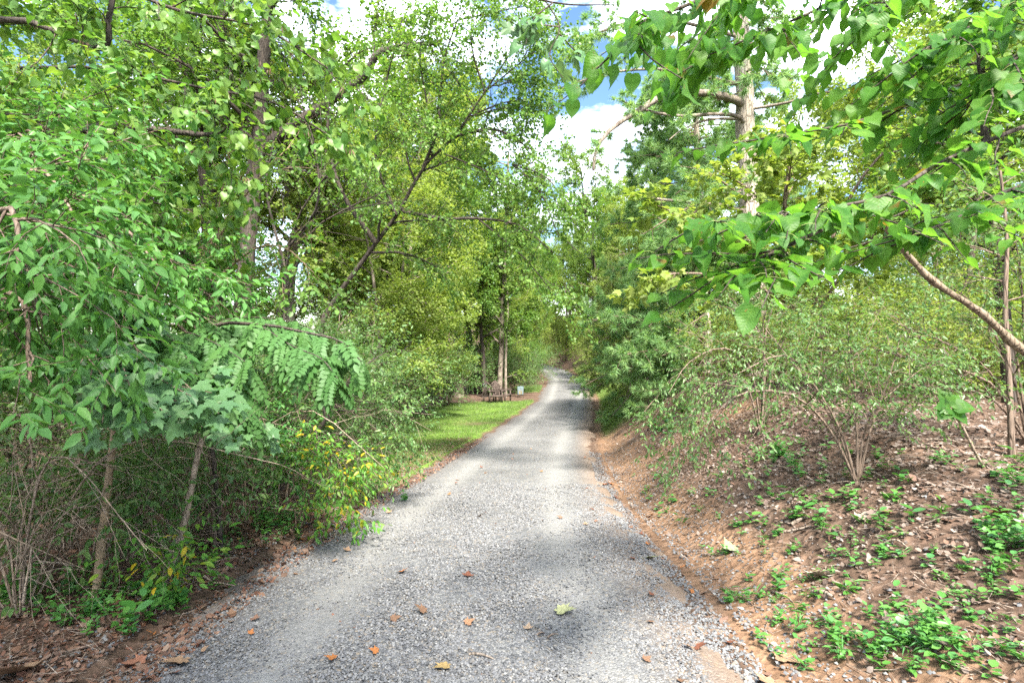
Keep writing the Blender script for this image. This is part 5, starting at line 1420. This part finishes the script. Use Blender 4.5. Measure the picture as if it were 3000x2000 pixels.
for k in range(110):
    y_ = 2.1 + 11 * random.random() ** 1.6; s_ = random.choice([random.uniform(-1.9, -1.0), random.uniform(-1.4, 1.4), random.uniform(1.0, 1.9)])
    x_ = float(road_x(y_)) + s_; z_ = float(rsurf(x_, y_))
    px_k = 1500 + x_ / y_ * F; py_k = 1000 + (CZ - z_) / y_ * F
    if 0 < px_k < 3000 and py_k < 2000: fallen(px_k, py_k, random.uniform(.03, .06), [RB, BR, TN, OR, (.16,.09,.06)][k % 5], 'small dry leaf scattered on the gravel drive', 'small dry leaves scattered on the drive')
def stick(pxy, pxy2, r, mat, label, group=None, nseg=6, name='stick', bend=.04, h=.01):
    a = on_ground(*pxy); b = on_ground(*pxy2); L = np.linalg.norm(b - a)
    pts = []
    for k in range(nseg + 1):
        t = k / nseg; p = a * (1 - t) + b * t; p = p + rng.standard_normal(3) * L * bend * .3; p[2] = float(rsurf(p[0], p[1])) + r * .8 + h * math.sin(math.pi * t)
        pts.append(Vector(p))
    base = pts[0].copy()
    o = link(name, tubes_mesh(name, shift([(pts, list(np.linspace(r, r * .5, nseg + 1)))], base), lambda q_: 6), mat); o.location = base
    tag(o, label, 'stick', group); return o
stick((1375, 1918), (1445, 1933), .008, M_BARK, 'dark brown twig lying on the gravel at the bottom centre')
stick((1605, 1870), (1635, 1860), .006, M_STICK, 'short pale twig on the gravel, left of a similar one')
stick((1573, 1862), (1596, 1856), .006, M_STICK, 'shorter pale chip of wood on the gravel at the left of the twig')
stick((2320, 1540), (2372, 1520), .016, M_STICK, 'pale stick end on the lower bank')
stick((2265, 1735), (2320, 1765), .006, M_BARK, 'thin dark twig on the clay shoulder')
stick((2380, 1742), (2440, 1755), .018, M_STICK, 'short thick stick among the seedlings of the bank')
stick((2300, 1560), (2380, 1545), .012, M_STICK, 'grey weathered stick on the bank, beside the pale one')
for k in range(26):
    px0 = random.uniform(2150, 2980); py0 = random.uniform(1190, 1440) if k < 20 else random.uniform(1440, 1900)
    L = random.uniform(60, 210); a_ = random.uniform(-.4, .4)
    stick((px0, py0), (px0 + L * math.cos(a_), py0 + L * .4 * math.sin(a_)), random.uniform(.004, .011), M_STICK, 'weathered dead stick lying in the litter of the right bank', 'dead sticks on the right bank', h=.03)
for k in range(14):
    px0 = random.uniform(40, 700); py0 = random.uniform(1560, 1800) - px0 * .12
    stick((px0, py0), (px0 + random.uniform(60, 200), py0 + random.uniform(-50, 40)), random.uniform(.004, .010), M_CANE, 'thin dead stick lying in the litter under the left bushes', 'dead sticks under the left bushes', h=.04)

# ------------------------------------------------------------------ small weeds
def weed_mesh(sd, nl, size, up=.5, leaf=LEAF6, mat=M_WEED):
    random.seed(sd)
    pos = []; di = []; nm = []; sz = []
    nst = max(1, nl // 5)
    for s in range(nst):
        a0 = random.random() * 6.28; lean = random.uniform(.1, .7); h = random.uniform(.5, 1.2)
        for k in range(5):
            t = (k + 1) / 5 * h
            p = Vector((math.cos(a0) * lean * t, math.sin(a0) * lean * t, t * .8)) * .09
            a = k * 2.4 + random.random(); v = Vector((math.cos(a), math.sin(a), random.uniform(-.1, up)))
            pos.append(p); di.append(v); nm.append(Vector((0, 0, 1)) + rv(.25)); sz.append(size * random.uniform(.6, 1.1))
    me = scatter('weed_leaves', leaf, A3(pos), A3(di), A3(nm), np.array(sz), smooth=True); me.materials.append(mat); return me
W1 = [weed_mesh(1, 10, .055), weed_mesh(2, 15, .045, leaf=LEAFOV), weed_mesh(3, 20, .04), weed_mesh(4, 5, .07, leaf=LEAFOV), weed_mesh(5, 12, .11, up=1.6, leaf=T([(0, 0, 0), (.05, .4, .02), (0, 1, -.2), (-.05, .4, .02)], [(0, 1, 2), (0, 2, 3)]))]
random.seed(151)
def weed(px, py, me, s, label, group):
    p = on_ground(px, py); o = link('weed', me); o.location = p; o.scale = (s, s, s); o.rotation_euler = (0, 0, random.random() * 6.28); tag(o, label, 'weed', group)
for k in range(250):
    for _ in range(20):
        px_k = random.uniform(1850, 3000); py_k = random.uniform(1330, 1995)
        xe = 1860 + (py_k - 1500) * .85
        if px_k > xe + 40 and random.random() < .55 + .45 * math.sin(px_k * .011 + py_k * .017) * math.cos(py_k * .013): break
    weed(px_k, py_k, W1[random.randrange(5)], random.uniform(.6, 1.3) * (.8 if py_k > 1600 else 1.1), 'small green weed growing through the litter of the right bank', 'small weeds on the right bank')
def patch(label, cx, cy, rx, ry, n, s0, mats=None, ms=W1[:3]):
    c = on_ground(cx, cy); r_ = thing('weed_patch', c, label, 'weeds')
    V_ = None
    for k in range(n):
        p = on_ground(cx + random.gauss(0, rx), cy + random.gauss(0, ry))
        o = link('weed', ms[k % len(ms)], None, r_); o.location = p - c; s = s0 * random.uniform(.7, 1.3); o.scale = (s, s, s * 1.3); o.rotation_euler = (0, 0, random.random() * 6.28)
patch('bright green weed patch in the litter at the left road edge', 810, 1535, 65, 22, 60, 1.0)
patch('blue green leafy weeds below the tan pole trunk', 270, 1790, 70, 35, 34, 1.0)
patch('trailing vine with rounded leaves in the lower left litter', 470, 1790, 45, 35, 18, 1.3, ms=[W1[3], W1[1]])
patch('low weeds between the leaning stem and the gravel', 640, 1640, 60, 40, 26, .9)
patch('weeds at the bottom of the right bank near the frame edge', 2650, 1890, 90, 45, 34, 1.1)
patch('leafy weeds at the right end of the bank', 2930, 1600, 40, 30, 20, 1.2)
patch('weeds under the privet at the near lawn tip', 1120, 1420, 50, 25, 30, 1.1)
patch('green tufts on the clay slope below the pines', 1960, 1230, 60, 30, 40, 2.0)
patch('soft weeds left of the splayed shrub root', 2300, 1350, 50, 30, 30, 1.1)
patch('weeds at the bottom left corner of the litter', 60, 1760, 60, 30, 20, 1.2)

# ------------------------------------------------------------------ labels by place inside each group of look-alike trees and bushes
ORD = 'first second third fourth fifth sixth seventh eighth ninth tenth eleventh twelfth thirteenth fourteenth fifteenth sixteenth seventeenth eighteenth nineteenth twentieth'.split()
for gname, what in (('understory trees left of the drive', 'understory tree amid taller trees left of the drive'), ('understory trees on the right', 'understory tree on the flat above the right bank')):
    L_ = [o for o in bpy.data.objects if o.get('group') == gname]
    L_.sort(key=lambda o: o.location.x / max(o.location.y, .1))
    for k_, o in enumerate(L_):
        o['label'] = ('slender ' if 'woodland_tree' in o.name else '') + what + ', ' + ORD[k_] + ' from left'
